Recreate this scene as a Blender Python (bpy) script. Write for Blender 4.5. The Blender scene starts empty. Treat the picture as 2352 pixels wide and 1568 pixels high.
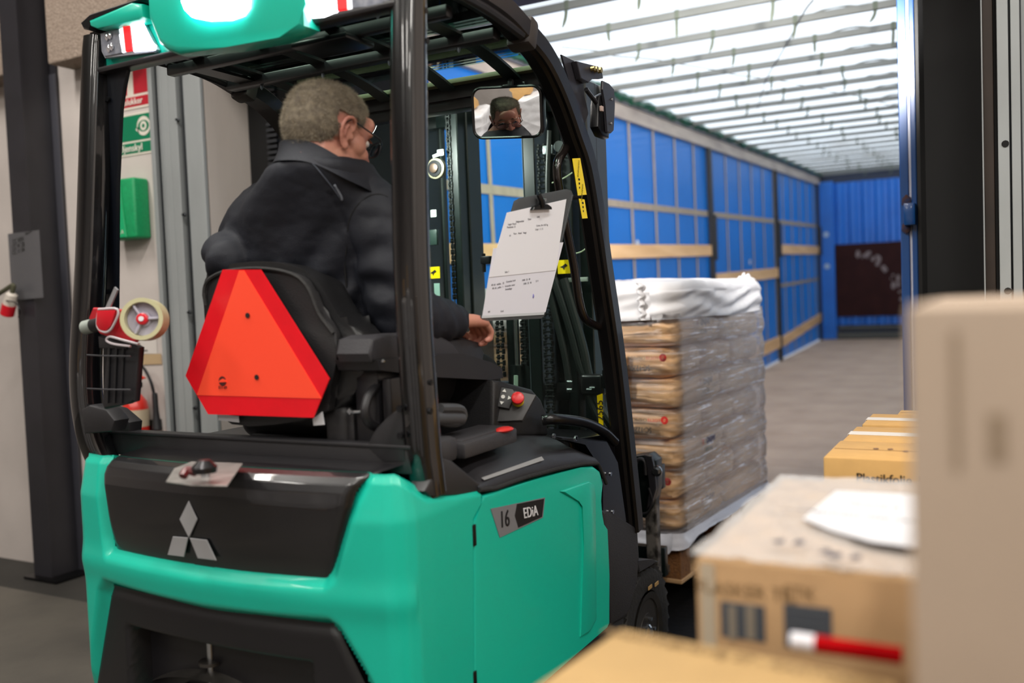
import bpy, bmesh, math, random
import numpy as np
from mathutils import Vector as V, Matrix, noise
random.seed(7); np.random.seed(7)
S = bpy.context.scene; COL = S.collection
PI = math.pi; R = math.radians

# ------------------------------------------------------------ camera, world, light, exposure
FPX = 2100.0; CAM = V((0, 0, 1.45))
RM = (Matrix.Rotation(R(28.3), 3, 'Z') @ Matrix.Rotation(R(90 - 2.65), 3, 'X') @ Matrix.Rotation(R(-2.2), 3, 'Z'))
cd = bpy.data.cameras.new('camera'); cam = bpy.data.objects.new('camera', cd); COL.objects.link(cam)
cam.matrix_world = Matrix.Translation(CAM) @ RM.to_4x4()
cd.sensor_width = 36; cd.lens = 36 * FPX / 2352
cd.dof.use_dof = True; cd.dof.focus_distance = 2.85; cd.dof.aperture_fstop = 1.65; cd.clip_start = .05
S.camera = cam
S.view_settings.view_transform = 'Standard'; S.view_settings.look = 'None'
S.view_settings.gamma = 1; S.view_settings.use_curve_mapping = False; S.view_settings.exposure = 0.30
S.cycles.use_denoising = True
S.cycles.max_bounces = 10; S.cycles.transparent_max_bounces = 24; S.cycles.caustics_reflective = False
S.cycles.caustics_refractive = False; S.cycles.sample_clamp_indirect = 4
w = bpy.data.worlds.new('world'); S.world = w; w.use_nodes = True
bg = w.node_tree.nodes['Background']; bg.inputs[0].default_value = (.80, .90, 1, 1); bg.inputs[1].default_value = 2.25

def area(name, loc, sx, sy, power, col=(1, .96, .9), rot=(0, 0, 0)):
    l = bpy.data.lights.new(name, 'AREA'); l.shape = 'RECTANGLE'; l.size = sx; l.size_y = sy; l.energy = power; l.color = col
    o = bpy.data.objects.new(name, l); COL.objects.link(o); o.location = loc; o.rotation_euler = rot; return o
# fluorescent battens under the warehouse ceiling (their housings are built with the ceiling)
LAMPS = [(-4.4, 1.2, 58), (-1.9, 1.2, 66), (.7, 1.0, 52), (3.2, .9, 95), (-4.4, -1.4, 42), (-1.9, -1.4, 46), (.7, -1.4, 46), (3.2, -1.4, 60), (-3.0, -4.2, 36), (0, -4.2, 36), (2.6, -4.2, 36)]
for lx, ly, lp_ in LAMPS: area('ceiling_light_lamp', (lx, ly, 4.62), .25, 1.5, lp_)
# unseen lamp added at the right jamb to brighten the trailer (its head is built with the door)
ADDED_DOCK = V((-.34, 3.0, 2.60)); dl = V((-.60, 1.0, -.02)).normalized()
dkl = area('added_dock_light_lamp', ADDED_DOCK + dl * .09, .22, .22, 62, (1, .97, .93), dl.to_track_quat('-Z', 'Y').to_euler()); dkl.data.spread = R(75)

# ------------------------------------------------------------ helpers
def P(px, py, t=None, x=None, y=None, z=None):          # a sight line met with a real plane of the place
    d = RM @ V(((px - 1176) / FPX, -(py - 784) / FPX, -1))
    if t is not None: return CAM + d * t
    i, v = (0, x) if x is not None else (1, y) if y is not None else (2, z)
    return CAM + d * ((v - CAM[i]) / d[i])
def lin(c):
    c = c.lstrip('#'); o = []
    for i in (0, 2, 4):
        v = int(c[i:i + 2], 16) / 255; o.append(v / 12.92 if v <= .04045 else ((v + .055) / 1.055) ** 2.4)
    return tuple(o) + (1,)
MATS = {}
def M(name, col='#808080', rough=.5, metal=0, var=0, vscale=8, bump=0, bscale=60, spec=.5, coat=0, stretch=None, col2=None, sss=0, vhard=0, transl=0):
    if name in MATS: return MATS[name]
    m = bpy.data.materials.new(name); m.use_nodes = True; nt = m.node_tree; b = nt.nodes['Principled BSDF']
    L = nt.links.new
    b.inputs['Base Color'].default_value = lin(col); b.inputs['Roughness'].default_value = rough; b.inputs['Metallic'].default_value = metal
    b.inputs['Specular IOR Level'].default_value = spec; b.inputs['Coat Weight'].default_value = coat
    if sss: b.inputs['Subsurface Weight'].default_value = sss; b.inputs['Subsurface Radius'].default_value = (.012, .005, .003)
    tc = None
    def coords(sc):
        nonlocal tc
        if tc is None: tc = nt.nodes.new('ShaderNodeTexCoord')
        mp = nt.nodes.new('ShaderNodeMapping'); L(tc.outputs['Object'], mp.inputs[0])
        mp.inputs['Scale'].default_value = stretch or (1, 1, 1); return mp
    if var or col2:
        n = nt.nodes.new('ShaderNodeTexNoise'); n.inputs['Scale'].default_value = vscale; n.inputs['Detail'].default_value = 6
        L(coords(1).outputs[0], n.inputs[0]); r = nt.nodes.new('ShaderNodeValToRGB'); L(n.outputs[0], r.inputs[0])
        h = .5 - .28 * (1 - vhard)
        r.color_ramp.elements[0].position = .5 - .2 * (1 - vhard) ; r.color_ramp.elements[1].position = .5 + .2 * (1 - vhard) + .01
        c = lin(col); c2 = lin(col2) if col2 else tuple(min(1, v * (1 + var)) for v in c[:3]) + (1,)
        c1 = c if col2 else tuple(v * (1 - var) for v in c[:3]) + (1,)
        r.color_ramp.elements[0].color = c1; r.color_ramp.elements[1].color = c2; L(r.outputs[0], b.inputs['Base Color'])
    if bump:
        n = nt.nodes.new('ShaderNodeTexNoise'); n.inputs['Scale'].default_value = bscale; n.inputs['Detail'].default_value = 5
        L(coords(1).outputs[0], n.inputs[0]); bp = nt.nodes.new('ShaderNodeBump'); bp.inputs['Strength'].default_value = bump
        bp.inputs['Distance'].default_value = .01; L(n.outputs[0], bp.inputs['Height']); L(bp.outputs[0], b.inputs['Normal'])
    MATS[name] = m; return m
def M_glass(name, tint, refl=.12, rough=.02, haze=0, hazecol='#ffffff'):
    if name in MATS: return MATS[name]
    m = bpy.data.materials.new(name); m.use_nodes = True; nt = m.node_tree; nt.nodes.remove(nt.nodes['Principled BSDF'])
    L = nt.links.new; o = nt.nodes['Material Output']
    t = nt.nodes.new('ShaderNodeBsdfTransparent'); t.inputs[0].default_value = lin(tint)
    g = nt.nodes.new('ShaderNodeBsdfGlossy'); g.inputs['Roughness'].default_value = rough
    f = nt.nodes.new('ShaderNodeFresnel'); f.inputs[0].default_value = 1.0 + refl * 4
    mx = nt.nodes.new('ShaderNodeMixShader'); L(f.outputs[0], mx.inputs[0]); L(t.outputs[0], mx.inputs[1]); L(g.outputs[0], mx.inputs[2])
    if haze:
        d = nt.nodes.new('ShaderNodeBsdfDiffuse'); d.inputs[0].default_value = lin(hazecol); m2 = nt.nodes.new('ShaderNodeMixShader')
        m2.inputs[0].default_value = haze; L(mx.outputs[0], m2.inputs[1]); L(d.outputs[0], m2.inputs[2]); mx = m2
    L(mx.outputs[0], o.inputs[0]); MATS[name] = m; return m
def M_emit(name, col, st):
    if name in MATS: return MATS[name]
    m = bpy.data.materials.new(name); m.use_nodes = True; b = m.node_tree.nodes['Principled BSDF']
    b.inputs['Base Color'].default_value = lin(col); b.inputs['Emission Color'].default_value = lin(col); b.inputs['Emission Strength'].default_value = st
    MATS[name] = m; return m

class B:                                                 # a bmesh that shapes are added to
    def __init__(s): s.b = bmesh.new()
    def _xf(s, vs, mt): bmesh.ops.transform(s.b, matrix=mt, verts=vs)
    def hull(s, pts, bev=0, seg=2):
        vs = [s.b.verts.new(p) for p in pts]; r = bmesh.ops.convex_hull(s.b, input=vs)
        for v in [g for g in r['geom_interior'] + r['geom_unused'] if isinstance(g, bmesh.types.BMVert)]:
            if v.is_valid and not v.link_faces: s.b.verts.remove(v)
        return s
    def box(s, lo, hi, bev=0, seg=2, mt=None):
        r = bmesh.ops.create_cube(s.b, size=1); vs = r['verts']
        lo, hi = V(lo), V(hi); c = (lo + hi) / 2; d = hi - lo
        for v in vs: v.co = V((v.co.x * d.x + c.x, v.co.y * d.y + c.y, v.co.z * d.z + c.z))
        if bev:
            bev = min(bev, .45 * min(abs(d.x), abs(d.y), abs(d.z)))
            es = list({e for v in vs for e in v.link_edges}); r = bmesh.ops.bevel(s.b, geom=es, offset=bev, segments=seg, affect='EDGES', profile=.5)
            vs = list({v for f in r['faces'] for v in f.verts})
            vs = list({v for v in vs} | {v for v in vs for e in v.link_edges for v in e.verts})
        if mt is not None: s._xf(vs, mt)
        return s
    def obox(s, c, dx, dy, dz, ax, ay=None, bev=0):       # box at c with its x axis along ax, z near up
        ax = V(ax).normalized(); up = V((0, 0, 1)) if abs(ax.z) < .95 else V((0, 1, 0))
        ay = V(ay).normalized() if ay is not None else up.cross(ax).normalized(); az = ax.cross(ay).normalized(); ay = az.cross(ax)
        mt = Matrix.Translation(V(c)) @ Matrix((ax, ay, az)).transposed().to_4x4()
        return s.box((-dx / 2, -dy / 2, -dz / 2), (dx / 2, dy / 2, dz / 2), bev, 2, mt)
    def prism(s, pts, ex, bev=0, seg=2):                  # polygon pts (3D, planar) pushed along ex
        ex = V(ex); pts = [V(p) for p in pts]
        a = [s.b.verts.new(p) for p in pts]; c = [s.b.verts.new(p + ex) for p in pts]; n = len(pts); fs = []
        fs.append(s.b.faces.new(a)); fs.append(s.b.faces.new(c[::-1]))
        for i in range(n): fs.append(s.b.faces.new((a[i], c[i], c[(i + 1) % n], a[(i + 1) % n])))
        if bev:
            es = list({e for f in fs[:2] for e in f.edges}); bmesh.ops.bevel(s.b, geom=es, offset=bev, segments=seg, affect='EDGES', profile=.5)
        return s
    def tube(s, pts, r, n=10, prof=None, closed=False, caps=True, up=None):
        pts = [V(p) for p in pts]; m = len(pts)
        rr = r if isinstance(r, (list, tuple)) else [r] * m
        prof = prof or [(math.cos(2 * PI * k / n), math.sin(2 * PI * k / n)) for k in range(n)]; n = len(prof)
        rings = []; prev = None
        for i, p in enumerate(pts):
            if closed: t = pts[(i + 1) % m] - pts[i - 1]
            else: t = pts[min(i + 1, m - 1)] - pts[max(i - 1, 0)]
            t.normalize()
            if up is not None: a = V(up)
            elif prev is None: a = V((0, 0, 1)) if abs(t.z) < .9 else V((0, 1, 0))
            else: a = prev
            a = (a - t * a.dot(t)).normalized(); prev = a; c = t.cross(a)
            rings.append([s.b.verts.new(p + (a * q[0] + c * q[1]) * rr[i]) for q in prof])
        for i in range(m if closed else m - 1):
            A, C = rings[i], rings[(i + 1) % m]
            for k in range(n): s.b.faces.new((A[k], A[(k + 1) % n], C[(k + 1) % n], C[k]))
        if caps and not closed: s.b.faces.new(rings[0][::-1]); s.b.faces.new(rings[-1])
        return s
    def cyl(s, p0, p1, r, r1=None, n=20):
        return s.tube([p0, p1], [r, r if r1 is None else r1], n)
    def lathe(s, prof, c, ax, n=32):                      # prof: (radius, height) along ax from c
        ax = V(ax).normalized(); a = ax.orthogonal().normalized(); d = ax.cross(a); c = V(c); rings = []
        for r, h in prof: rings.append([s.b.verts.new(c + ax * h + (a * math.cos(2 * PI * k / n) + d * math.sin(2 * PI * k / n)) * max(r, 1e-5)) for k in range(n)])
        for A, C in zip(rings, rings[1:]):
            for k in range(n): s.b.faces.new((A[k], A[(k + 1) % n], C[(k + 1) % n], C[k]))
        s.b.faces.new(rings[0][::-1]); s.b.faces.new(rings[-1]); return s
    def ball(s, c, r, rot=None, sub=3):                   # ellipsoid
        r = (r, r, r) if isinstance(r, (int, float)) else r
        q = bmesh.ops.create_icosphere(s.b, subdivisions=sub, radius=1); mt = Matrix.Translation(V(c)) @ (rot.to_4x4() if rot else Matrix()) @ Matrix.Diagonal((*r, 1))
        s._xf(q['verts'], mt); return s
    def limb(s, pts):                                     # chain of tapered capsules: (x,y,z,r)
        for (a, b) in zip(pts, pts[1:]):
            A, C = V(a[:3]), V(b[:3]); n = max(2, int((C - A).length / (min(a[3], b[3]) * .5)))
            s.tube([A.lerp(C, k / n) for k in range(n + 1)], [a[3] + (b[3] - a[3]) * k / n for k in range(n + 1)], 16)
        for a in pts: s.ball(a[:3], a[3], sub=2)
        return s
    def grid(s, f, nu, nv, closeu=False, flip=False):
        g = [[s.b.verts.new(f(i / (nu if closeu else nu), j / nv)) for j in range(nv + 1)] for i in range(nu + (0 if closeu else 1))]
        for i in range(nu):
            for j in range(nv):
                q = (g[i][j], g[(i + 1) % len(g)][j], g[(i + 1) % len(g)][j + 1], g[i][j + 1]); s.b.faces.new(q[::-1] if flip else q)
        return s
    def disk(s, c, r, ax, th=.001, n=24):
        ax = V(ax).normalized(); return s.cyl(V(c), V(c) + ax * th, r, n=n)

WL = {}                                                  # world location of every object built (objects are built unrotated)
def wloc(o): return WL.get(o.name, V((0, 0, 0))) if o else V((0, 0, 0))
def mesh_of(b, smooth=False, angle=35):
    bm = b.b if isinstance(b, B) else b
    bmesh.ops.recalc_face_normals(bm, faces=bm.faces)
    me = bpy.data.meshes.new('m'); bm.to_mesh(me); bm.free()
    if smooth: smooth_me(me, angle)
    return me
def smooth_me(me, angle=35):
    me.polygons.foreach_set('use_smooth', [True] * len(me.polygons))
    if angle < 180: me.set_sharp_from_angle(angle=R(angle))
def obj(name, b, mat, parent=None, smooth=True, angle=35, origin=None):
    me = b if isinstance(b, bpy.types.Mesh) else mesh_of(b, smooth, angle)
    me.name = name
    n = len(me.vertices); co = np.empty(n * 3, 'f'); me.vertices.foreach_get('co', co); co = co.reshape(-1, 3)
    c = V(origin) if origin is not None else V(((co.min(0) + co.max(0)) / 2).tolist())
    co = co - np.array(c, 'f'); me.vertices.foreach_set('co', co.ravel()); me.update()
    o = bpy.data.objects.new(name, me); COL.objects.link(o)
    for m in (mat if isinstance(mat, (list, tuple)) else [mat]): me.materials.append(m)
    o.parent = parent; o.location = c - wloc(parent); WL[o.name] = c.copy(); return o
def tag(o, label=None, cat=None, group=None, kind=None):
    for k, v in (('label', label), ('category', cat), ('group', group), ('kind', kind)):
        if v: o[k] = v
    return o
def thing(name, label, cat, loc, group=None):
    o = bpy.data.objects.new(name, None); COL.objects.link(o); o.location = loc; o.empty_display_size = .1; WL[o.name] = V(loc)
    return tag(o, label, cat, group)
def struct(name, b, mat, parent=None, smooth=False, label=None):
    o = obj(name, b, mat, parent, smooth)
    if parent is None: o['kind'] = 'structure'
    if label: o['label'] = label
    return o
def copy_tree(o, parent=None):
    c = o.copy(); COL.objects.link(c); c.parent = parent
    for ch in list(o.children): copy_tree(ch, c)
    return c
def remesh(b, vox, smooth_it=6, fac=.5):
    me = bpy.data.meshes.new('r'); bm = b.b; bm.to_mesh(me); bm.free()
    o = bpy.data.objects.new('r', me); COL.objects.link(o)
    m = o.modifiers.new('a', 'REMESH'); m.mode = 'VOXEL'; m.voxel_size = vox; m.use_smooth_shade = True
    if smooth_it: s_ = o.modifiers.new('b', 'SMOOTH'); s_.factor = fac; s_.iterations = smooth_it
    dg = bpy.context.evaluated_depsgraph_get(); r = bpy.data.meshes.new_from_object(o.evaluated_get(dg))
    bpy.data.objects.remove(o); bpy.data.meshes.remove(me); r.materials.clear(); return r
def shape_me(me, f):                                     # f(points Nx3, normals Nx3) -> points
    n = len(me.vertices); co = np.empty(n * 3, 'f'); no = np.empty(n * 3, 'f')
    me.vertices.foreach_get('co', co); me.vertex_normals.foreach_get('vector', no)
    me.vertices.foreach_set('co', f(co.reshape(-1, 3), no.reshape(-1, 3)).astype('f').ravel()); me.update(); return me
def sst(a, b, x): t = np.clip((x - a) / (b - a), 0, 1); return t * t * (3 - 2 * t)
TXT = {}
def txt_me(body, size, sp=1.0, ext=.0003, ax='CENTER'):
    k = (body, size, sp, ax)
    if k not in TXT:
        cu = bpy.data.curves.new('t', 'FONT'); cu.body = body; cu.size = size; cu.space_character = sp; cu.align_x = ax; cu.align_y = 'CENTER'
        cu.extrude = ext; cu.resolution_u = 3; o = bpy.data.objects.new('t', cu); COL.objects.link(o)
        dg = bpy.context.evaluated_depsgraph_get(); me = bpy.data.meshes.new_from_object(o.evaluated_get(dg)); bpy.data.objects.remove(o); TXT[k] = me
    return TXT[k]
def text(name, body, size, mat, parent, o_, xd, yd, sp=1.0, sx=1.0, ax='CENTER', bold=0):
    me = txt_me(body, size, sp, ax=ax).copy(); xd = V(xd).normalized(); yd = V(yd).normalized(); zd = xd.cross(yd).normalized()
    mt = Matrix.Translation(V(o_)) @ Matrix((xd * sx, yd, zd)).transposed().to_4x4(); me.transform(mt)
    if bold: 
        bm = bmesh.new(); bm.from_mesh(me); 
        for dx in (-bold, bold):
            g = bmesh.ops.duplicate(bm, geom=bm.verts[:] + bm.edges[:] + bm.faces[:])if dx<0 else None
            if g: bmesh.ops.translate(bm, vec=xd * bold + zd * .0004, verts=[v for v in g['geom'] if isinstance(v, bmesh.types.BMVert)])
        bm.to_mesh(me); bm.free()
    return obj(name, me, mat, parent)
def decal(name, quad, mat, parent, nrm, th=.0008):      # thin printed plate: corners in order
    b = B(); b.prism(quad, V(nrm).normalized() * th); return obj(name, b, mat, parent, smooth=False)
def fbm(p, sc, seed=0, octv=3):                           # value noise for numpy arrays of points
    out = np.zeros(len(p)); a = 1.0; q = p * sc + seed * 17.3
    for _ in range(octv):
        i = np.floor(q).astype(int); f = q - i; u = f * f * (3 - 2 * f); r = 0
        for dx in (0, 1):
            for dy in (0, 1):
                for dz in (0, 1):
                    h = (i[:, 0] + dx) * 73856093 ^ (i[:, 1] + dy) * 19349663 ^ (i[:, 2] + dz) * 83492791
                    h = (h ^ (h >> 13)) * 1274126177 & 0x7fffffff
                    v = (h % 10007) / 10007 * 2 - 1
                    r = r + v * (u[:, 0] if dx else 1 - u[:, 0]) * (u[:, 1] if dy else 1 - u[:, 1]) * (u[:, 2] if dz else 1 - u[:, 2])
        out += r * a; a *= .5; q = q * 2.03
    return out
def bez(pts, n=8):                                        # Catmull-Rom through points
    pts = [V(p) for p in pts]; o = []; q = [pts[0] * 2 - pts[1]] + pts + [pts[-1] * 2 - pts[-2]]
    for i in range(1, len(q) - 2):
        a, b_, c, d = q[i - 1:i + 3]
        for k in range(n):
            t = k / n; o.append(.5 * ((2 * b_) + (c - a) * t + (2 * a - 5 * b_ + 4 * c - d) * t * t + (3 * b_ - a - 3 * c + d) * t ** 3))
    return o + [pts[-1]]

# ------------------------------------------------------------ materials
green = M('green_paint', '#0fb59c', .36, coat=.15, bump=.03, bscale=400)
greend = green
blk = M('black_plastic', '#1d1c1f', .42, bump=.12, bscale=500)
blkp = M('black_paint', '#0b0b0e', .28)
blkg = M('grey_black_paint', '#1c1b1e', .35)
mastm = M('mast_paint', '#07100f', .3, var=.3, vscale=20)
steel = M('bright_steel', '#b9bcc0', .25, 1)
dsteel = M('dark_steel', '#3a3b3e', .35, 1)
rubber = M('rubber', '#1a1919', .75, bump=.3, bscale=80)
wallm = M('painted_wall', '#c2b9b4', .8, var=.07, vscale=3, bump=.08, bscale=40)
conc = M('exposed_concrete', '#86766a', .95, col2='#ab9a8c', vscale=110, bump=1.0, bscale=120, vhard=.2)
floorm = M('concrete_floor', '#3d3a36', .6, col2='#5e5951', vscale=1.6, bump=.15, bscale=25)
galv = M('galvanised_steel', '#989c9d', .48, .25, var=.16, vscale=4, stretch=(1, 1, .25))
colm = M('column_paint', '#26252a', .42, var=.15, vscale=6)
void = M('black_foam', '#040405', .9)
bluem = M('trailer_blue', '#0a60b8', .38, col2='#0c6cca', vscale=2)
woodm = M('raw_wood', '#e2b98a', .7, col2='#c79c6c', vscale=9, stretch=(1, .12, 1), bump=.15, bscale=60)
ply = M('brown_film_plywood', '#2a1716', .35, var=.2, vscale=5)
card = M('cardboard', '#c79c62', .75, var=.05, vscale=30, bump=.06, bscale=90)
card2 = M('pale_cardboard', '#bb986f', .8, var=.06, vscale=20)
white = M('white_paper', '#e4e4ea', .6)
black = M('black_ink', '#15140f', .6)
greyink = M('grey_ink', '#8a8a92', .7)
redp = M('red_plastic', '#c81425', .35)
ylw = M('yellow_label', '#f0d400', .4)
silver = M('silver_badge', '#a9a9ac', .4, .2)
# ============================================================ warehouse shell
YW = 3.36
b = B(); b.box((-9, -8, -.2), (5, 2.98, 0)); struct('floor', b, floorm)
b = B(); b.box((-9.2, 2.98, -.3), (5.2, YW + .3, -.004)); fl2 = struct('floor_threshold', b, M('dirty_concrete', '#2c2a27', .7, var=.3, vscale=3))
b = B(); b.box((-9, -8, 4.8), (5, YW + .3, 5)); struct('ceiling', b, M('ceiling_paint', '#cfcfca', .8))
b = B(); b.box((-9, -8.2, 0), (5, -8, 4.8)); struct('wall_back', b, wallm)
b = B(); b.box((-9.2, -8, 0), (-9, YW, 4.8)); struct('wall_left', b, wallm)
b = B(); b.box((5, -8, 0), (5.2, YW, 4.8)); struct('wall_right', b, wallm)
XJ = -3.845
b = B(); b.box((-9, YW, -.2), (XJ, YW + .28, 4.8)); b.box((.09, YW, -.2), (5.2, YW + .28, 4.8)); b.box((XJ, YW + .02, 2.95), (.09, YW + .28, 4.8))
wf = struct('wall_front', b, wallm)
# precast concrete panels above head height, either side of the column web
zc = P(110, 148, y=3.2).z
for k, (x0, x1) in enumerate(((-6.9, -4.665), (P(107, 100, y=3.2).x, XJ + .02))):
    b = B(); b.box((x0, 3.2, zc), (x1, YW, 4.8), .008, 2); struct('concrete_panel', b, conc, wf)
# lintel over the dock door
b = B(); zl = P(1165, 22, y=YW + .27).z
b.box((XJ, YW - .03, zl), (.2, YW + .27, zl + .36), .004); b.box((XJ, YW - .09, zl + .36), (.2, YW + .1, zl + .40))
struct('door_lintel', b, M('rusty_beam', '#2a211d', .6, col2='#3b2f29', vscale=5, stretch=(3, 1, 1)), wf)
for lx, ly, _ in LAMPS:
    b = B(); b.box((lx - .15, ly - .78, 4.70), (lx + .15, ly + .78, 4.79), .01); b.box((lx - .02, ly - .02, 4.79), (lx + .02, ly + .02, 4.8))
    t = obj('ceiling_light', b, M('lamp_housing', '#d8d8d8', .5)); tag(t, 'white fluorescent batten under the warehouse ceiling, out of the photo', 'ceiling light', 'fluorescent battens under the ceiling')
    b = B(); b.box((lx - .11, ly - .74, 4.665), (lx + .11, ly + .74, 4.70)); obj('diffuser', b, M_emit('lamp_tube', '#fff6e8', 6), t)
b = B(); b.cyl(ADDED_DOCK - dl * .06, ADDED_DOCK + dl * .07, .11, .14, 24); dk = obj('added_dock_light', b, M('lamp_yellow', '#c8a020', .5)); tag(dk, 'added swing arm lamp, unseen, brightening the trailer from the right door jamb', 'lamp')
b = B(); b.tube([ADDED_DOCK - dl * .06, ADDED_DOCK + V((.20, .02, .02)), V((.22, YW - .02, ADDED_DOCK.z))], .016, 8); obj('arm', b, MATS['lamp_yellow'], dk)
b = B(); b.cyl(ADDED_DOCK + dl * .07, ADDED_DOCK + dl * .075, .12, n=24); obj('lens', b, M_emit('added_dock_lens', '#fff8ec', 6), dk)
# H column beside the wall
b = B(); fx0, fx1 = P(80, 1330, y=3.165).x, P(120, 1345, y=3.165).x
b.box((fx0, 3.165, 0), (fx1, 3.18, 4.8)); b.box(((fx0 + fx1) / 2 - .03, 3.18, 0), ((fx0 + fx1) / 2 + .02, 3.345, 4.8)); b.box((fx0, 3.345, 0), (fx1 + .045, 3.358, 4.8))
b.box((fx0 + .11, 3.18, 0), (fx1 - .006, 3.34, 4.8))
t = struct('column_steel', b, colm)
b = B(); b.box((fx1 - .004, 3.335, 0), (fx1 + .05, 3.344, zc), .002); obj('flange_edge', b, M('column_edge', '#3b3b42', .35), t)
b = B(); b.box((fx0 - .03, 3.12, 0), (fx1 + .1, 3.358, .012)); obj('base_plate', b, dsteel, t)

def wallx(px, y0=300, yy=YW): return P(px, y0, y=yy).x
def strips(name, lst, y0, parent, zlo, zhi, dflt_thick=.02):
    for pa, pb, off, m in lst:
        xa, xb = wallx(pa, y0), wallx(pb, y0); bb = B(); bb.box((xa, YW - off - dflt_thick, zlo), (xb, YW + .02 + min(0, -off) * 0, zhi), .0015, 1)
        struct(name, bb, m, parent)
jl = struct('trim_1', (lambda q: (q.box((wallx(357), YW - .012, 0), (wallx(475), YW + .27, zl)), q)[1])(B()), galv)
dgalv = M('dark_galvanised', '#2e3134', .5, .6, var=.2, vscale=5)
strips('jamb_profile', [(358.5, 367, .02, galv), (367, 378, -.004, dgalv), (378, 380.5, .012, galv), (388.5, 391, .03, galv), (391, 406, .026, galv), (406, 408, .018, dgalv), (408, 425, .03, galv), (425, 433, -.002, dgalv), (433, 436, .02, dgalv), (436, 475, .012, galv)], 300, jl, 0, zl)
for q in ((408, 275), (423, 493), (435, 717), (448, 937)):
    c = P(*q, y=YW - .055); b = B(); b.lathe([(.011, 0), (.011, .006), (.006, .01), (.006, .018)], c + V((0, .006, 0)), (0, -1, 0), 6); struct('bolt', b, dsteel, jl)
jr = struct('trim_2', (lambda q: (q.box((wallx(2262), YW + .01, 0), (.095, YW + .27, zl)), q)[1])(B()), galv)
rust = M('rust_brown_steel', '#2b1e15', .6, var=.4, vscale=5)
strips('jamb_profile', [(2256, 2259.5, .02, galv), (2259.5, 2283, .0, rust), (2283, 2292, -.004, void), (2292, 2318, .03, galv), (2318, 2323, .012, dgalv), (2323, 2344, .03, galv), (2344, 2348, .0, dgalv)], 300, jr, 0, zl)
for q in ((2309, 330), (2315, 668)):
    c = P(*q, y=YW - .052); b = B(); b.cyl(c, c + V((0, .004, 0)), .011, n=10); struct('bolt_hole', b, void, jr)
# dock reveal plate and rubber shelter on the left, foam pads on the right
yr = P(575, 400, x=wallx(475)).y; xr = wallx(475)
b = B(); b.box((xr - .02, YW - .008, -.2), (xr + .003, yr, zl + .3)); struct('trim_3', b, M('brushed_plate', '#c8bfb8', .42, .25, var=.1, vscale=3, bump=.1, bscale=60, stretch=(1, 1, .2)), None)
sh = struct('trim_4', (lambda q: (q.box((xr - .1, yr, -.2), (-2.93, yr + .12, 3.4)), q.box((-3.0, yr + .12, -.2), (-2.93, 4.36, 3.4)), q)[2])(B()), void)
b = B(); xa, xb = P(617, 400, y=yr - .02).x, P(640, 400, y=yr - .02).x
for k in range(110): b.box((xa, yr - .022, .1 + k * .029), (xb, yr, .1 + k * .029 + .016))
tag(obj('ribbed_strip', b, M('ribbed_rubber', '#0c1018', .5), sh), kind='stuff')
b = B(); b.box((-.283, 4.0, -.2), (-.2, 4.36, 3.4)); b.box((-.24, YW + .27, -.2), (.09, 4.1, 3.4)); b.box((-2.93, 3.95, 3.2), (-.2, 4.36, 3.5)); struct('trim_5', b, void)
b = B(); b.box((-3.3, YW + .3, -1.2), (-.1, 4.26, -.006)); b.box((-2.9, 3.3, -.006), (-.35, 4.28, .004)); struct('dock_leveller', b, M('leveller_steel', '#101011', .5, .3, bump=.2, bscale=30), fl2)
b = B(); b.box((-40, 3.7, -1.3), (40, 60, -1.2)); struct('ground', b, M('yard_asphalt', '#55555a', .9))

# ============================================================ trailer: own axes u = across, v = along, w = up
SL = .032; T0 = V((0, 4.3, .11)); tr_m = Matrix.Translation(T0) @ Matrix.Rotation(math.atan(SL), 4, 'X')
XL, XR, VL = -2.87, -.39, 12.85
def W(u, v, w_): return tr_m @ V((u, v, w_ - .0))
trl = thing('semi_trailer', 'open curtain-sided semi trailer with blue side sheets and translucent white roof', 'trailer', (-1.63, 4.3, .1))
def tp(name, b, m, parent=None, smooth=False, **k):
    bmesh.ops.transform(b.b, matrix=tr_m, verts=b.b.verts); return obj(name, b, m, parent or trl, smooth, **k)
def lw(px, py): q = P(px, py, x=XL); l = tr_m.inverted() @ q; return l.y, l.z
tfl = M('trailer_floor_board', '#a88d76', .75, col2='#bfa48c', vscale=2.2, bump=.2, bscale=14)
for k in range(11):
    b = B(); b.box((XL, k * 1.17, -.06), (XR, k * 1.17 + 1.162, 0), .003, 1); tp('floor_board', b, tfl)
b = B(); b.box((XL - .02, 0, -.3), (XR + .02, VL, -.062)); tp('chassis', b, dsteel)
# roof sheet, translucent
m = bpy.data.materials.new('roof_tarpaulin'); m.use_nodes = True; nt = m.node_tree; L = nt.links.new; nt.nodes.remove(nt.nodes['Principled BSDF'])
tr_ = nt.nodes.new('ShaderNodeBsdfTranslucent'); df = nt.nodes.new('ShaderNodeBsdfDiffuse'); mx = nt.nodes.new('ShaderNodeMixShader'); mx.inputs[0].default_value = .3
tc = nt.nodes.new('ShaderNodeTexCoord'); n1 = nt.nodes.new('ShaderNodeTexNoise'); n1.inputs['Scale'].default_value = 1.3; n1.inputs['Detail'].default_value = 6; n1.inputs['Distortion'].default_value = 1.2
rp = nt.nodes.new('ShaderNodeValToRGB'); rp.color_ramp.elements[0].position = .25; rp.color_ramp.elements[0].color = lin('#cfcac4'); rp.color_ramp.elements[1].position = .55; rp.color_ramp.elements[1].color = lin('#f0f0ef')
L(tc.outputs['Object'], n1.inputs[0]); L(n1.outputs[0], rp.inputs[0]); L(rp.outputs[0], tr_.inputs[0]); L(rp.outputs[0], df.inputs[0])
L(tr_.outputs[0], mx.inputs[1]); L(df.outputs[0], mx.inputs[2]); L(mx.outputs[0], nt.nodes['Material Output'].inputs[0])
BV = [.43 + .585 * k for k in range(22)]
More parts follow.
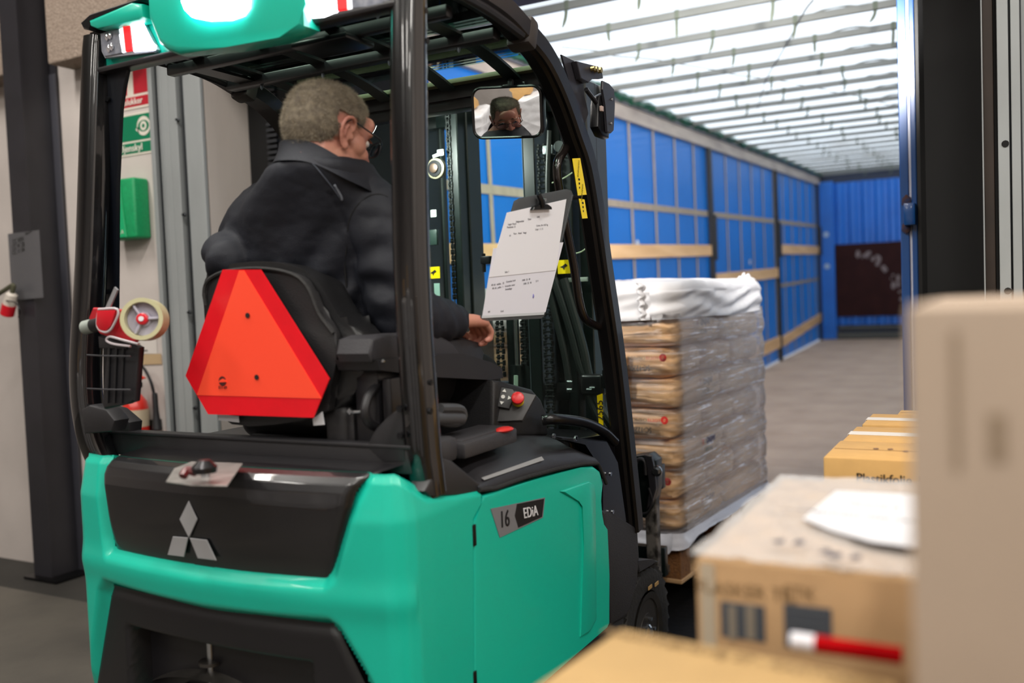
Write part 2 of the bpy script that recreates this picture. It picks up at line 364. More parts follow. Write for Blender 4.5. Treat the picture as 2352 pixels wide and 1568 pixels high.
def roofz(u, v):
    d = min(abs(v - q) for q in BV); return 2.945 + .035 * min(1, d / .25) + .012 * noise.noise(V((u * 1.5, v * 1.1, 0)))
b = B(); b.grid(lambda i, j: V((XL - .02 + (XR - XL + .04) * i, -.02 + (VL + .02) * j, roofz(i * 2.5, (VL) * j))), 10, 154); tp('roof_sheet', b, m, smooth=True)
bowm = M('roof_bow_steel', '#6a6b67', .5, .1, var=.1, vscale=3); tabm = M('webbing_tab', '#565c50', .8)
for k, v in enumerate(BV):
    b = B(); b.box((XL + .01, v - .014, 2.892), (XR - .01, v + .012, 2.935), .004, 1)
    for u in (-.86,): b.tube([(u + d, v, 2.93 + .02 * math.cos(d * 12)) for d in np.linspace(-.13, .13, 7)], .006, 6)
    bow = tp('roof_bow', b, bowm)
    for i, u in enumerate((-2.06, -1.62, -1.1, -.6)):
        u += random.uniform(-.04, .04)
        b = B(); b.box((u - .014, v - .016, 2.892), (u + .014, v + .016, 2.940), .003, 1); lean = random.uniform(-.35, .15); ln = random.uniform(.05, .11) * (1 if k < 5 else .7)
        pts = [V((u - .0 + lean * s * s * .1, v - .02, 2.885 - s * ln)) for s in np.linspace(0, 1, 6)]
        b.tube(pts, [1, 1, 1, 1, .8, .35], prof=[(.009, .003), (-.009, .003), (-.009, -.003), (.009, -.003)], up=(1, 0, 0)); tp('strap_tab', b, tabm, bow)
for pts in ([(1868, 0), (1848, 26), (1812, 92), (1784, 140), (1762, 178), (1750, 215), (1740, 250)], [(1290, 108), (1380, 118), (1410, 128), (1500, 136), (1560, 147), (1640, 160), (1690, 172), (1745, 178)], [(1790, 185), (1850, 197), (1890, 205), (1940, 217), (1975, 222), (2040, 240)]):
    b = B(); pp = []
    for q in pts:
        d = P(*q, t=1) - CAM; w0 = 2.87; t = (T0.z + w0 - CAM.z - SL * T0.y) / (d.z - SL * d.y); pp.append(CAM + d * t)
    b.tube(bez(pp, 4), .004, 5); obj('roof_cord', b, M('cord', '#6a6a66', .8), trl)
# cant rail, gathered green sheet, curtain with webbing, posts, slats
for sx, x0 in ((1, XL), (-1, XR)):
    b = B(); b.box((x0 - .03, 0, 2.735), (x0 + sx * .035, VL, 2.86), .004); tp('cant_rail', b, M('rail_paint', '#b5a79a', .45, .2, col2='#8d8078', vscale=3, stretch=(1, .6, 3)))
    b = B(); b.box((x0 - .03, 0, 2.86), (x0 + sx * .05, VL, 2.955), .004); tp('cant_rail', b, M('rail_shadow_grey', '#5f5e66', .5, .3))  # upper part of the rail darker: its shadow is put into the colour
    b = B()
    def gath(i, j):
        v = i * VL; a = j * 2 * PI; p = V((x0 + sx * .05, v, 2.915)); q = noise.noise(V((v * 7, j * 3, 3))) * .02 + noise.noise(V((v * 21, j * 5, 8))) * .012
        r = .036 + q; return p + V((math.cos(a) * r, 0, math.sin(a) * r * 1.0 + noise.noise(V((v * 3, 0, 1))) * .012))
    b.grid(gath, 330, 8); tp('gathered_sheet', b, M('green_sheet', '#0a4a33', .35, var=.4, vscale=20), smooth=True)
b = B(); b.grid(lambda i, j: V((XL - .012 + .008 * noise.noise(V((i * 9, j * 3, 0))), i * VL, .02 + j * 2.74)), 120, 14)
cm = M('blue_curtain', '#08549c', .42, col2='#0a5eac', vscale=1.2, coat=.12, spec=.35, bump=.05, bscale=5)
nt = cm.node_tree; ts = nt.nodes.new('ShaderNodeBsdfTranslucent'); ts.inputs[0].default_value = lin('#2a8ee8'); mx_t = nt.nodes.new('ShaderNodeMixShader'); mx_t.inputs[0].default_value = .09   # PVC sheet lets a little daylight through
nt.links.new(nt.nodes['Principled BSDF'].outputs[0], mx_t.inputs[1]); nt.links.new(ts.outputs[0], mx_t.inputs[2]); nt.links.new(mx_t.outputs[0], nt.nodes['Material Output'].inputs[0])
curt = tp('side_curtain', b, cm, smooth=True)
m_right = bpy.data.materials.new('pale_fill_curtain'); m_right.use_nodes = True; nt = m_right.node_tree; ts = nt.nodes.new('ShaderNodeBsdfTranslucent'); ts.inputs[0].default_value = lin('#cfd2d6'); mr_ = nt.nodes.new('ShaderNodeMixShader'); mr_.inputs[0].default_value = .22; nt.nodes['Principled BSDF'].inputs[0].default_value = lin('#b8bcc2')
nt.links.new(nt.nodes['Principled BSDF'].outputs[0], mr_.inputs[1]); nt.links.new(ts.outputs[0], mr_.inputs[2]); nt.links.new(mr_.outputs[0], nt.nodes['Material Output'].inputs[0])
b = B(); b.grid(lambda i, j: V((XR + .012 + .008 * noise.noise(V((i * 9, j * 3, 5))), .5 + i * (VL - .5), .02 + j * 2.74)), 60, 6); tp('side_curtain', b, m_right, smooth=True, )  # unseen right curtain, made pale and translucent to add neutral light inside
web = M('webbing', '#8f8272', .7, var=.12, vscale=12)
vs = [lw(p, 320)[0] for p in (1478, 1528, 1580)]; step = .62; v = .25
while v < VL - .2:
    b = B(); b.box((XL - .002, v - .02, .05), (XL + .004, v + .02, 2.735)); tp('webbing_strap', b, web, curt); v += .634
for w_ in (1.985,):
    b = B(); b.box((XL - .001, .1, w_), (XL + .006, VL - .1, w_ + .06)); tp('webbing_band', b, web, curt)
b = B(); b.box((XL - .001, 9.4, 1.06), (XL + .006, VL - .1, 1.11)); tp('webbing_band', b, web, curt)
for v in (2.45, 5.82, 9.2, 12.55):
    b = B(); b.box((XL + .004, v - .05, .0), (XL + .05, v + .04, 2.735), .004); b.box((XL + .05, v - .02, 1.5), (XL + .075, v + .06, 2.0), .004); tp('curtain_post', b, M('post_dark', '#17171b', .45, .2))
    b = B(); b.box((XR - .05, v - .05, .0), (XR - .004, v + .04, 2.735), .004); tp('curtain_post', b, MATS['post_dark'])
def slat(v0, v1, w0, w1, h=.12, x0=XL + .012):
    b = B(); b.prism([(x0, v0, w0), (x0, v1, w1), (x0, v1, w1 + h), (x0, v0, w0 + h)], (.024, 0, 0), .003, 1); tp('wood_slat', b, woodm)
slat(.1, 2.4, 1.55, 1.55); slat(2.52, 5.78, 1.55, 1.55); slat(5.9, 9.15, 1.21, 1.21, .14); slat(9.27, 12.5, 1.545, 1.52, .14)
slat(2.52, 5.78, .16, .16, .16); slat(5.9, 9.15, .18, .20, .17); slat(9.27, 12.7, .19, .34, .15)
for q in ((1465, 560), (1723, 602), (1470, 578)):
    v, w_ = lw(*q); b = B(); b.cyl((XL - .004, v, w_), (XL + .002, v, w_), .035, n=9); tp('scuff_patch', b, M('scuff', '#aeb6c0', .8), curt)
# bulkhead
VB = VL - .02
b = B(); n = 24
def corr(i, j):
    x = -2.61 + i * (XR + 2.61); ph = (x * 4.6) % 1; d = .035 * (sst(.1, .25, np.array(ph)) - sst(.6, .75, np.array(ph))); return V((x, VB - .02 - float(d), .25 + j * 2.5))
b.grid(corr, 120, 1); bh = tp('bulkhead', b, bluem)
b = B(); b.box((XL - .03, VB, 2.74), (XR + .03, VB + .05, 2.98)); tp('bulkhead_frame', b, M('frame_dark', '#11213a', .5), bh); b = B(); b.box((XL - .03, VB - .05, -.05), (XR + .03, VB + .05, .25)); tp('bulkhead_frame', b, M('frame_dark', '#11213a', .5), bh)
b = B(); b.box((XL, VB - .12, 0), (-2.61, VB, 2.78), .015); tp('corner_post', b, bluem, bh)
for q in (1.86, 1.3): b = B(); b.cyl((-2.74, VB - .125, q), (-2.74, VB - .118, q), .05, n=12); tp('rivet_plate', b, M('pale_dot', '#9fb4cc', .6), bh)
b = B(); b.box((-2.6, VB - .10, .40), (XR, VB - .065, 1.67), .003, 1); bp_ = tp('plywood_panel', b, M('brown_film_plywood2', '#2a1210', .6, spec=.12, col2='#341815', vscale=4), bh)
b = B(); random.seed(4)
for k in range(26):
    s = k / 25; x = -2.2 + .75 * s + random.uniform(-.06, .06); z = 1.5 - .75 * s * s - .1 * s + random.uniform(-.05, .05); r = random.uniform(.012, .045); b.ball((x, VB - .101, z), (r, .002, r * random.uniform(.8, 2)), sub=1)
tp('scratches', b, M('scratch_pale', '#7d6f6c', .8), bp_)
b = B(); b.cyl((-2.55, VB - .14, .2), (-.5, VB - .14, .2), .025, n=10); b.box((-2.6, VB - .13, .02), (XR, VB - .1, .12)); tp('kick_rail', b, M('rail_dirty', '#4a4a44', .6), bh)
# rear portal
def vpost(name, pa, pb, y, ylen, z0, z1, m, parent, bev=.003):
    xa, xb = P(pa, 500, y=y).x, P(pb, 500, y=y).x; b = B(); b.prism([(xa, y, z0), (xb, y, z0), (xb - .0, y, z1), (xa - .0, y, z1)], (0, ylen, 0), bev, 1); return obj(name, b, m, parent, smooth=False)
pb_ = M('post_blue', '#0b4f96', .3, coat=.4)
rp1 = vpost('rear_post', 2068, 2088.5, 4.3, .16, -.1, 3.1, pb_, trl)
vpost('light_slit_strip', 2088.5, 2094.5, 4.31, .1, -.1, 3.1, M('painted_light_slit', '#f2f4ff', .2), rp1, .001)  # pale strip painted in for the slit of light in the post
vpost('rear_post', 2094.5, 2107, 4.29, .16, -.1, 3.1, pb_, trl)
vpost('door_seal', 2107, 2127, 4.28, .1, -.1, 3.2, M('black_seal', '#0c0b0c', .5), trl)
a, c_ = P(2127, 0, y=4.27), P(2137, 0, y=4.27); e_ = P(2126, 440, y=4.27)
b = B(); b.prism([a, c_, e_ + V((.003, 0, 0)), e_], (0, .02, 0)); obj('blue_slit_strip', b, M('painted_blue_slit', '#8fb8ff', .2), trl)  # tapering pale-blue strip stands in for light through the shelter gap
p0, p1_ = P(2076, 517, y=4.24), P(2102, 465, y=4.24)
b = B(); b.box((p0.x, 4.235, p0.z), (p1_.x, 4.31, p1_.z), .004); hb = obj('hinge_block', b, pb_, rp1)
for yy in (462, 522):
    q = P(2082, yy, y=4.29); b = B(); b.ball(q, (.022, .012, .03), sub=1); obj('rust_spot', b, M('rust_spot', '#5e3a1e', .9, col2='#23406a', vscale=60), rp1)
b = B(); b.box((XL - .06, 0, -.2), (XL - .005, .12, 2.95), .004); tp('rear_post', b, pb_)
b = B(); b.box((XL - .06, .0, 2.955), (XR + .06, .1, 3.12), .004); tp('rear_header', b, M('header_dark', '#1c2430', .5))

# ============================================================ signs and fittings on the wall
def wq(pts, off=.002): return [P(*p, y=YW - off) for p in pts]
signred, signgrn, cream = M('sign_red', '#b3202f', .4), M('sign_green', '#00744f', .4), M('sign_cream', '#d8d0c4', .5)
def wp(px, py, off=.003): return P(px, py, y=YW - off)
X_ = V((1, 0, 0)); Z_ = V((0, 0, 1)); NY = V((0, -1, 0))
def rectw(name, x0, x1, z0, z1, m, parent, off, th=.001):
    b = B(); b.box((x0, YW - off - th, z0), (x1, YW - off, z1)); return obj(name, b, m, parent, smooth=False)
xr_, zt, zb = wp(342, 145).x, wp(342, 130).z, wp(345, 243).z; zb2, zt2 = wp(350, 350).z, wp(345, 253).z
xl_ = xr_ - .30
s1 = rectw('extinguisher_sign', xl_, xr_, zb, zb + .42, cream, None, 0, .004); tag(s1, 'red sign with white panel and cut-off lettering on the wall above the eyewash sign', 'sign')
rectw('red_panel', xr_ - .125, xr_ - .012, zb + .075, zb + .41, signred, s1, .004); rectw('red_panel', xl_ + .012, xr_ - .175, zb + .075, zb + .41, signred, s1, .004)
rectw('red_strip', xl_ + .012, xr_ - .012, zb + .012, zb + .062, signred, s1, .004)
text('lettering', 'Brandslukker', .047, M('letter_cream', '#e8e2d8', .5), s1, (wp(329, 232).x, YW - .008, zb + .037), X_, Z_, bold=.0014, ax='RIGHT')
s2 = rectw('eyewash_sign', xl_, xr_, zb2, zt2, cream, None, 0, .004); tag(s2, 'green sign with a white eye symbol on the wall above the green box', 'sign')
rectw('green_panel', xl_ + .01, xr_ - .01, zb2 + .075, zt2 - .01, signgrn, s2, .004); rectw('green_strip', xl_ + .01, xr_ - .01, zb2 + .01, zb2 + .065, signgrn, s2, .004)
text('lettering', 'Øjenskyl', .053, MATS['letter_cream'], s2, (wp(329, 335).x, YW - .008, zb2 + .037), X_, Z_, bold=.0016, ax='RIGHT')
ec = V((xr_ - .062, YW - .0062, (zb2 + zt2) / 2 + .035)); b = B(); b.disk(ec, .050, NY, .0006, 28); b.prism([ec + V((-.062, 0, -.014)), ec + V((-.035, 0, -.033)), ec + V((-.042, 0, .0))], (0, -.0006, 0)); obj('eye_symbol', b, cream, s2, False)
b = B(); pts = [ec + V((.042 * math.cos(a), -.0008, .030 * math.sin(a) * (1 if math.sin(a) > 0 else 1))) for a in np.linspace(0, 2 * PI, 20)[:-1]]; b.prism(pts, (0, -.0005, 0)); b2 = obj('eye_outline', b, signgrn, s2, False)
b = B(); b.disk(ec + V((0, -.0014, 0)), .024, NY, .0005, 20); obj('eye_white', b, cream, s2, False)
b = B(); b.disk(ec + V((0, -.002, 0)), .011, NY, .0005, 16); b.disk(ec + V((.1, -.0002, 0)) * 0 + ec + V((0, -.0026, 0)), .004, NY, .0003, 10); obj('pupil', b, signgrn, s2, False)
# green eyewash station box
x1, zt_, zb_ = wp(341, 412).x, wp(341, 410).z, wp(345, 548).z; x0 = x1 - .22
gb = M('eyewash_green', '#0b8f57', .5, var=.15, vscale=90)
b = B(); b.box((x0, YW - .1, zb_), (x1, YW, zt_), .014, 3); t = obj('eyewash_box', b, gb); tag(t, 'green plastic eyewash station box hanging on the white wall', 'first aid box')
b = B(); b.prism([(x0 + .004, YW - .1, zb_ + .006), (x0 + .155, YW - .1, zb_ + .006), (x0 + .135, YW - .1, zb_ + .16), (x0 + .125, YW - .1, zt_ - .006), (x0 + .004, YW - .1, zt_ - .006)], (0, -.008, 0), .004, 1); lid = obj('lid', b, M('eyewash_green_light', '#0aa066', .45), t)
for k, (dx, dz, bd, sz) in enumerate(((.085, -.04, '✚', .02), (.085, -.075, 'T', .025))):
    text('pictogram', '+' if k == 0 else 'T', sz, cream, lid, (x0 + dx, YW - .109, zt_ + dz), X_, Z_)
b = B(); z0 = zt_ - .14
for (a, c) in (((x0 + .02, z0), (x0 + .115, z0)), ((x0 + .02, z0 + .045), (x0 + .115, z0 + .045)), ((x0 + .02, z0), (x0 + .02, z0 + .045)), ((x0 + .115, z0), (x0 + .115, z0 + .045))): b.tube([(a[0], YW - .1085, a[1]), (c[0], YW - .1085, c[1])], .0009, 4)
obj('pictogram_frame', b, cream, lid); text('lettering', 'ØJENSKYL A', .03, cream, lid, (x0 + .055, YW - .109, zb_ + .035), X_, Z_)
# notices, tape
q = [wp(*p) for p in ((295, 772), (359, 776), (362, 812), (297, 812))]
nt_ = decal('paper_notice', q[::-1], M('notice_paper', '#cfc8c2', .7), None, (0, -1, 0)); tag(nt_, 'small white paper notice taped to the wall above the extinguisher', 'notice')
text('lettering', 'BRANDSLUKKER', .012, black, nt_, wp(322, 780, .005), X_, Z_); text('lettering', 'MÅ IKKE', .012, black, nt_, wp(316, 790, .005), X_, Z_); text('lettering', 'BLOKERES', .013, black, nt_, wp(330, 805, .005), X_, Z_)
q = [wp(*p, .0045) for p in ((300, 814), (370, 812), (372, 836), (301, 838))]
tt = decal('masking_tape', q[::-1], M('masking_tape', '#b59b78', .7), None, (0, -1, 0)); tag(tt, 'strip of beige masking tape stuck under the paper notice', 'tape')
# fire extinguisher
c = wp(312, 960, .09); xe = c.x; ft = wp(330, 905, .09).z
em = M('extinguisher_red', '#c4281e', .3, coat=.5)
t = thing('fire_extinguisher', 'red fire extinguisher with pale band hanging low on the white wall', 'fire extinguisher', (xe, YW - .09, ft - .48))
b = B(); b.lathe([(.06, 0), (.068, .02), (.068, .40), (.06, .44), (.035, .475), (.02, .485), (.018, .52)], (xe, YW - .09, ft - .48), Z_, 28); obj('cylinder', b, em, t)
b = B(); b.lathe([(.0685, 0), (.0685, .09)], (xe, YW - .09, ft - .17), Z_, 28); obj('label_band', b, M('label_band', '#b8a890', .6), t)
b = B(); b.box((xe - .02, YW - .13, ft + .03), (xe + .02, YW - .05, ft + .06), .004); b.box((xe - .012, YW - .19, ft + .055), (xe + .012, YW - .06, ft + .068), .003); b.box((xe - .012, YW - .17, ft + .085), (xe + .012, YW - .06, ft + .095), .003); obj('valve_lever', b, blkp, t)
b = B(); hp = [wp(318, 838, .07), wp(332, 848, .07), wp(346, 875, .07), wp(354, 905, .06)]; b.tube(bez(hp, 6), .008, 8); obj('hose', b, blk, t)
h0, h1 = wp(355, 902, .06), wp(361, 985, .06); b = B(); b.tube([h0, h0.lerp(h1, .1), h0.lerp(h1, .5), h0.lerp(h1, .7), h1], [.013, .015, .015, .018, .026], 14); obj('horn', b, blk, t)
b = B(); b.ball(wp(325, 868, .08), (.02, .006, .009), sub=2); b.tube([wp(318, 862, .08), wp(334, 868, .08)], .005, 6); obj('safety_pin', b, M('pin_red', '#c8321e', .4), t)
b = B(); b.box((xe + .05, YW - .05, ft - .2), (xe + .09, YW - .001, ft - .14), .003); obj('wall_bracket', b, dsteel, t)
# industrial plug at the left edge and the taped plastic sheet
t = thing('industrial_plug', 'red and white industrial plug hanging at the left edge beside the column', 'plug', P(15, 735, y=3.1))
a, c = P(28, 672, y=3.1), P(12, 738, y=3.1); d = (c - a).normalized()
b = B(); b.lathe([(.018, 0), (.03, .01), (.034, .06), (.034, .075)], a, d, 20); obj('plug_body', b, M('plug_white', '#c9c0b6', .4), t)
b = B(); b.lathe([(.036, 0), (.036, .06), (.03, .065)], a + d * .07, d, 20); obj('red_collar', b, redp, t)
b = B(); b.tube(bez([a, P(30, 655, y=3.1), P(8, 668, y=3.1), P(-30, 690, y=3.12)], 5), .013, 8); obj('cable', b, M('cable_olive', '#4b4a38', .6), t)
b = B(); b.tube(bez([P(14, 690, y=3.07), P(35, 695, y=3.07), P(45, 712, y=3.07), P(42, 728, y=3.1)], 5), .003, 6); obj('wire', b, dsteel, t)
q = [P(*p, y=3.155) for p in ((18, 537), (90, 528), (100, 683), (28, 690))]
sh_ = decal('plastic_sleeve', q[::-1], M_glass('sleeve', '#e6e6ea', .1, .25, .28, '#8d8c90'), None, (0, -1, 0), .0008); tag(sh_, 'clear plastic sleeve with handwritten codes taped to the steel column', 'document sleeve')
for k, s_ in enumerate(('CC 4591', 'CC 41 28', 'CC 11 04')): text('handwriting', s_, .035, black, sh_, P(42, 552 + 12.5 * k, y=3.153), (1, 0, .12), (-.1, 0, 1), sx=.8)
text('handwriting', 'DKH 9', .02, black, sh_, P(65, 535, y=3.153), (1, 0, .12), (0, 0, 1))
# ============================================================ forklift
XC, XS, XL_ = -1.647, -1.112, -2.182
fk = thing('forklift', 'green and black electric forklift carrying the wrapped pallet, driver seated in it', 'forklift', (XC, 2.2, 0))
def fp(name, b, m, parent=None, smooth=True, **k): return obj(name, b, m, parent or fk, smooth, **k)
def mx_(x): return 2 * XC - x
def plan(s):                                             # counterweight outline in plan, s 0..1 from right seam round the rear to left seam; returns point, outward normal
    pass
path = [V((XS, 1.872)), V((XS, 1.75)), V((XS, 1.66)), V((XS - .002, 1.605)), V((XS - .012, 1.58)), V((XS - .03, 1.562))]
n_ = 22
rear = [V((x, 1.555 - .048 * (1 - ((x - XC) / .505) ** 2))) for x in np.linspace(XS - .05, mx_(XS - .05), n_)]
path = path + rear + [V((mx_(p.x), p.y)) for p in path[::-1]]
def resample(pts, n):
    L_ = [0]
    for a, c in zip(pts, pts[1:]): L_.append(L_[-1] + (c - a).length)
    out = []
    for k in range(n + 1):
        d = L_[-1] * k / n; i = min(np.searchsorted(L_, d, 'right') - 1, len(pts) - 2); f = (d - L_[i]) / max(1e-9, L_[i + 1] - L_[i]); out.append(pts[i].lerp(pts[i + 1], f))
    return out
NP = 300; pl = resample(path, NP)
pn = []
for i in range(NP + 1):
    t = (pl[min(i + 2, NP)] - pl[max(i - 2, 0)]).normalized(); pn.append(V((-t.y, t.x)))
def poly_sd(px, pz, poly):                               # signed distance, negative inside
    d = 1e9; ins = False; n = len(poly)
    for i in range(n):
        ax, az = poly[i]; bx, bz = poly[(i + 1) % n]; ex, ez = bx - ax, bz - az; t = max(0, min(1, ((px - ax) * ex + (pz - az) * ez) / (ex * ex + ez * ez)))
        d = min(d, math.hypot(px - ax - t * ex, pz - az - t * ez))
        if (az > pz) != (bz > pz) and px < (bx - ax) * (pz - az) / (bz - az) + ax: ins = not ins
    return -d if ins else d
CP = [(-2.02, .846), (-1.66, .840), (-1.315, .850), (-1.292, .865), (-1.236, 1.03), (-1.215, 1.065), (-1.195, 1.14), (-2.05, 1.14), (-2.05, 1.08), (-2.045, 1.03), (-2.03, .88)]  # black cover outline
LP = [(-2.045, .758), (-1.66, .748), (-1.305, .757), (-1.285, .745), (-1.235, .67), (-1.12, .46), (-1.12, .30), (-2.2, .30), (-2.2, .36), (-2.14, .50), (-2.07, .73)]
def topz(i):
    p = pl[i]; 
    if p.y > 1.57: 
        k = min(1, max(0, (p.y - 1.575) / .08)); z = 1.083 - .055 * k - .028 * max(0, (p.y - 1.66) / .2)
    else: z = 1.086
    return z
rows = 96
def cwpt(i, j):
    ii = int(round(i * NP)); p, n = pl[ii], pn[ii]; zt_ = topz(ii); z = .30 + (zt_ - .30) * j; off = 0.0
    if p.y > 1.75: ye = 1.878 if z > .962 else (1.836 + .042 * max(0, (z - .935) / .027) if z > .935 else 1.790 + .046 * max(0, (z - .3) / .635)); p = V((p.x, 1.75 + (p.y - 1.75) * (ye - 1.75) / .122))
    off -= .22 * max(0, z - .985) ** 1.0 * (1 if p.y > 1.60 else .9)
    if j > .985: off -= .006
    if p.y < 1.60:
        d = poly_sd(p.x, z, CP); off -= .020 * float(sst(-.020, .006, np.array(-d))) 
        d = poly_sd(p.x, z, LP); off -= .028 * float(sst(-.016, .008, np.array(-d)))
        off += .006 * math.exp(-((z - .81) / .035) ** 2)
    return V((p.x + n.x * off, p.y + n.y * off, z))
b = B(); b.grid(cwpt, NP, rows)
kill = []
for f in b.b.faces:
    c_ = f.calc_center_median()
    if c_.y < 1.62 and (poly_sd(c_.x, c_.z, CP) < -.012 or poly_sd(c_.x, c_.z, LP) < -.014): kill.append(f)
bmesh.ops.delete(b.b, geom=kill, context='FACES')
inner = [V((XC + (pl[i].x - XC) * .93, pl[i].y + .05 if pl[i].y < 1.7 else pl[i].y, topz(i) - .012)) for i in range(NP + 1)]
b.grid(lambda i, j: (cwpt(i, 1) if j == 0 else inner[int(round(i * NP))]), NP, 1)
b.grid(lambda i, j: inner[int(round(i * NP))].lerp(V((XC, 1.87, 1.03)), j), NP, 1)
b.grid(lambda i, j: cwpt(i, 0).lerp(V((XC, 1.87, .30)), j), NP, 1)
cw = fp('counterweight', b, green, angle=50)
# black rear cover: curved front, rounded over the top
def yrear(x): return 1.555 - .048 * (1 - ((x - XC) / .505) ** 2)
prof = [(.012, .843), (.004, .94), (.0, 1.02), (.002, 1.045), (.010, 1.064), (.024, 1.077), (.045, 1.085), (.09, 1.090), (.15, 1.092), (.24, 1.09)]
xr = [(-2.018, -1.303), (-2.028, -1.272), (-2.034, -1.242), (-2.034, -1.236), (-2.032, -1.226), (-2.03, -1.214), (-2.028, -1.20), (-2.03, -1.185), (-2.04, -1.18), (-2.05, -1.175)]
def cov(i, j):
    q = j * (len(prof) - 1); k = min(int(q), len(prof) - 2); f = q - k
    o = prof[k][0] + (prof[k + 1][0] - prof[k][0]) * f; z = prof[k][1] + (prof[k + 1][1] - prof[k][1]) * f
    a = xr[k][0] + (xr[k + 1][0] - xr[k][0]) * f; c = xr[k][1] + (xr[k + 1][1] - xr[k][1]) * f; x = a + (c - a) * i
    e = min(i, 1 - i) * (c - a); rr = max(0, .02 - e) / .02; o += .016 * rr * rr
    if j < .1: o += .008 * (1 - j / .1) ** 2
    return V((x, yrear(x) + o, z))
b = B(); b.grid(cov, 90, 54); rc = fp('rear_cover', b, M('cover_black', '#141316', .34, bump=.05, bscale=500, coat=.7))
# badge: three diamonds
cx, cz = -1.7125, .932
def rp_(x, z, o=.0): return V((x, yrear(x) + .003 - o + .008 * max(0, (.93 - z) / .1), z))
def badge(pts):
    b = B(); b.prism([rp_(*q, .0025) for q in pts], (0, -.003, 0), .0006, 1); fp('badge_diamond', b, silver, rc, smooth=False)
C0 = P(441, 1233, y=1.516); kx = .062; s_ = .0625
def bd(px, py): q = P(px, py, y=1.516); return (q.x, q.z)
badge([bd(441, 1148), bd(461, 1190), bd(441, 1232), bd(420, 1190)]); badge([bd(403, 1230), bd(439, 1232), bd(426, 1277), bd(387, 1273)]); badge([bd(443, 1233), bd(482, 1237), bd(501, 1285), bd(459, 1280)])
# drawbar pin plate on top of the cover
q = [P(*p, z=1.094) for p in ((381, 1108), (400, 1078), (440, 1062), (558, 1066), (522, 1118), (440, 1116))]
b = B(); b.prism(q[::-1], (0, 0, .003), .001, 1); pp_ = fp('pin_plate', b, M('worn_steel', '#8a8784', .3, .5, col2='#b4b0ac', vscale=20), rc)
c = P(472, 1095, z=1.096); b = B(); b.cyl(c - V((0, 0, .005)), c + V((0, 0, .03)), .0095, n=16); fp('drawbar_pin', b, steel, pp_)
b = B(); b.lathe([(.024, 0), (.026, .012), (.016, .022), (.012, .026)], P(470, 1085, z=1.12), Z_, 20); fp('pin_head', b, M('pin_head', '#3c3b3d', .25, .8), pp_)
b = B(); b.tube(bez([P(450, 1085, z=1.12), P(430, 1080, z=1.125), P(420, 1094, z=1.115)], 4), .009, 8); b.ball(P(477, 1072, z=1.127), (.016, .01, .007), sub=2); fp('pin_loop', b, M('pin_red2', '#5a1a1c', .3), pp_)
# lower black bumper moulding with drawbar pocket
def low(i, j):
    zt_ = .752; z = .30 + (zt_ - .30) * j; f = j
    tt = (z - .30) / (zt_ - .30); xl = -2.155 + (.105) * min(1, max(0, (z - .46) / .27)); xrr = -1.125 - (.0 + .18 * max(0, min(1, (z - .40) / .35)))
    x = xl + (xrr - xl) * i; y = yrear(max(-2.152, min(XS - .03, x))) + .016
    lip = float(np.exp(-((z - .745) / .012) ** 2)); y += .008 * lip
    # pocket
    px0, px1 = -1.98, -1.36; e = min(x - px0, px1 - x, .665 - z + .0 * x); y += .16 * float(sst(0, .05, np.array(e)))
    e2 = min(i, 1 - i) * (xrr - xl); y += .01 * max(0, .012 - e2) / .012
    return V((x, y, z))
b = B(); b.grid(low, 110, 60); lb = fp('rear_bumper', b, M('bumper_black', '#161518', .4, bump=.12, bscale=400), angle=60)
c = P(482, 1470, y=1.60); b = B(); b.cyl((c.x, 1.60, c.z - .12), (c.x, 1.60, c.z), .0095, n=16); fp('drawbar_pin', b, steel, lb)
b = B(); q0 = P(350, 1505, y=1.60); b.grid(lambda i, j: V((c.x + (i - .5) * .42, 1.56 + .14 * j + .12 * abs(i - .5) ** 2, c.z - .055 - .05 * (2 * i - 1) ** 2 - .03 * (1 - j))), 24, 6)
b.lathe([(.02, 0), (.03, .004), (.03, .012)], (c.x, 1.6, c.z - .062), Z_, 20); fp('hitch_plate', b, M('hitch_steel', '#3a3836', .35, .7, col2='#5e5a56', vscale=15), lb)
b = B(); b.box((c.x - .09, 1.59, c.z - .14), (c.x + .06, 1.66, c.z - .12), .003); fp('hitch_shelf', b, dsteel, lb)
# battery door, right side: frame, raised field, badge
def sd(px, py, o=0): q = P(px, py, x=XS); return V((XS + o, q.y, q.z))
dp = [(1112, 1137), (1240, 1098), (1335, 1073), (1362, 1070), (1378, 1082), (1386, 1110), (1382, 1132), (1379, 1150), (1383, 1180), (1386, 1208), (1397, 1214), (1400, 1320), (1401, 1432), (1395, 1440)]
zbot = .402
dpts = [V((XS, 1.884, sd(1112, 1137).z))] + [sd(*p) for p in dp[1:]] + [V((XS, 1.803, zbot)), V((XS, 1.842, .930)), V((XS, 1.884, .957))]
b = B(); b.prism(dpts, (-.045, 0, 0), .006, 3); door = fp('battery_door', b, green)
fld = [sd(*p, .0) for p in ((1128, 1200), (1290, 1158), (1335, 1150), (1340, 1160), (1338, 1250), (1345, 1400), (1335, 1440))] + [V((XS, 2.20, .43)), V((XS, 1.90, .43))]
rdg = [sd(*p) for p in ((1285, 1128), (1350, 1105), (1362, 1112), (1366, 1140), (1366, 1300), (1368, 1420), (1352, 1450), (1331, 1462))] + [sd(1332, 1420), sd(1338, 1250), sd(1336, 1160), sd(1326, 1150)]
b = B(); b.prism([p + V((-.004, 0, 0)) for p in rdg], (.009, 0, 0), .0045, 3); fp('raised_rib', b, green, door)
bq = [sd(*p, .0006) for p in ((1126, 1168), (1186, 1150), (1186, 1150), (1251, 1142), (1246, 1187), (1200, 1205), (1147, 1234))]
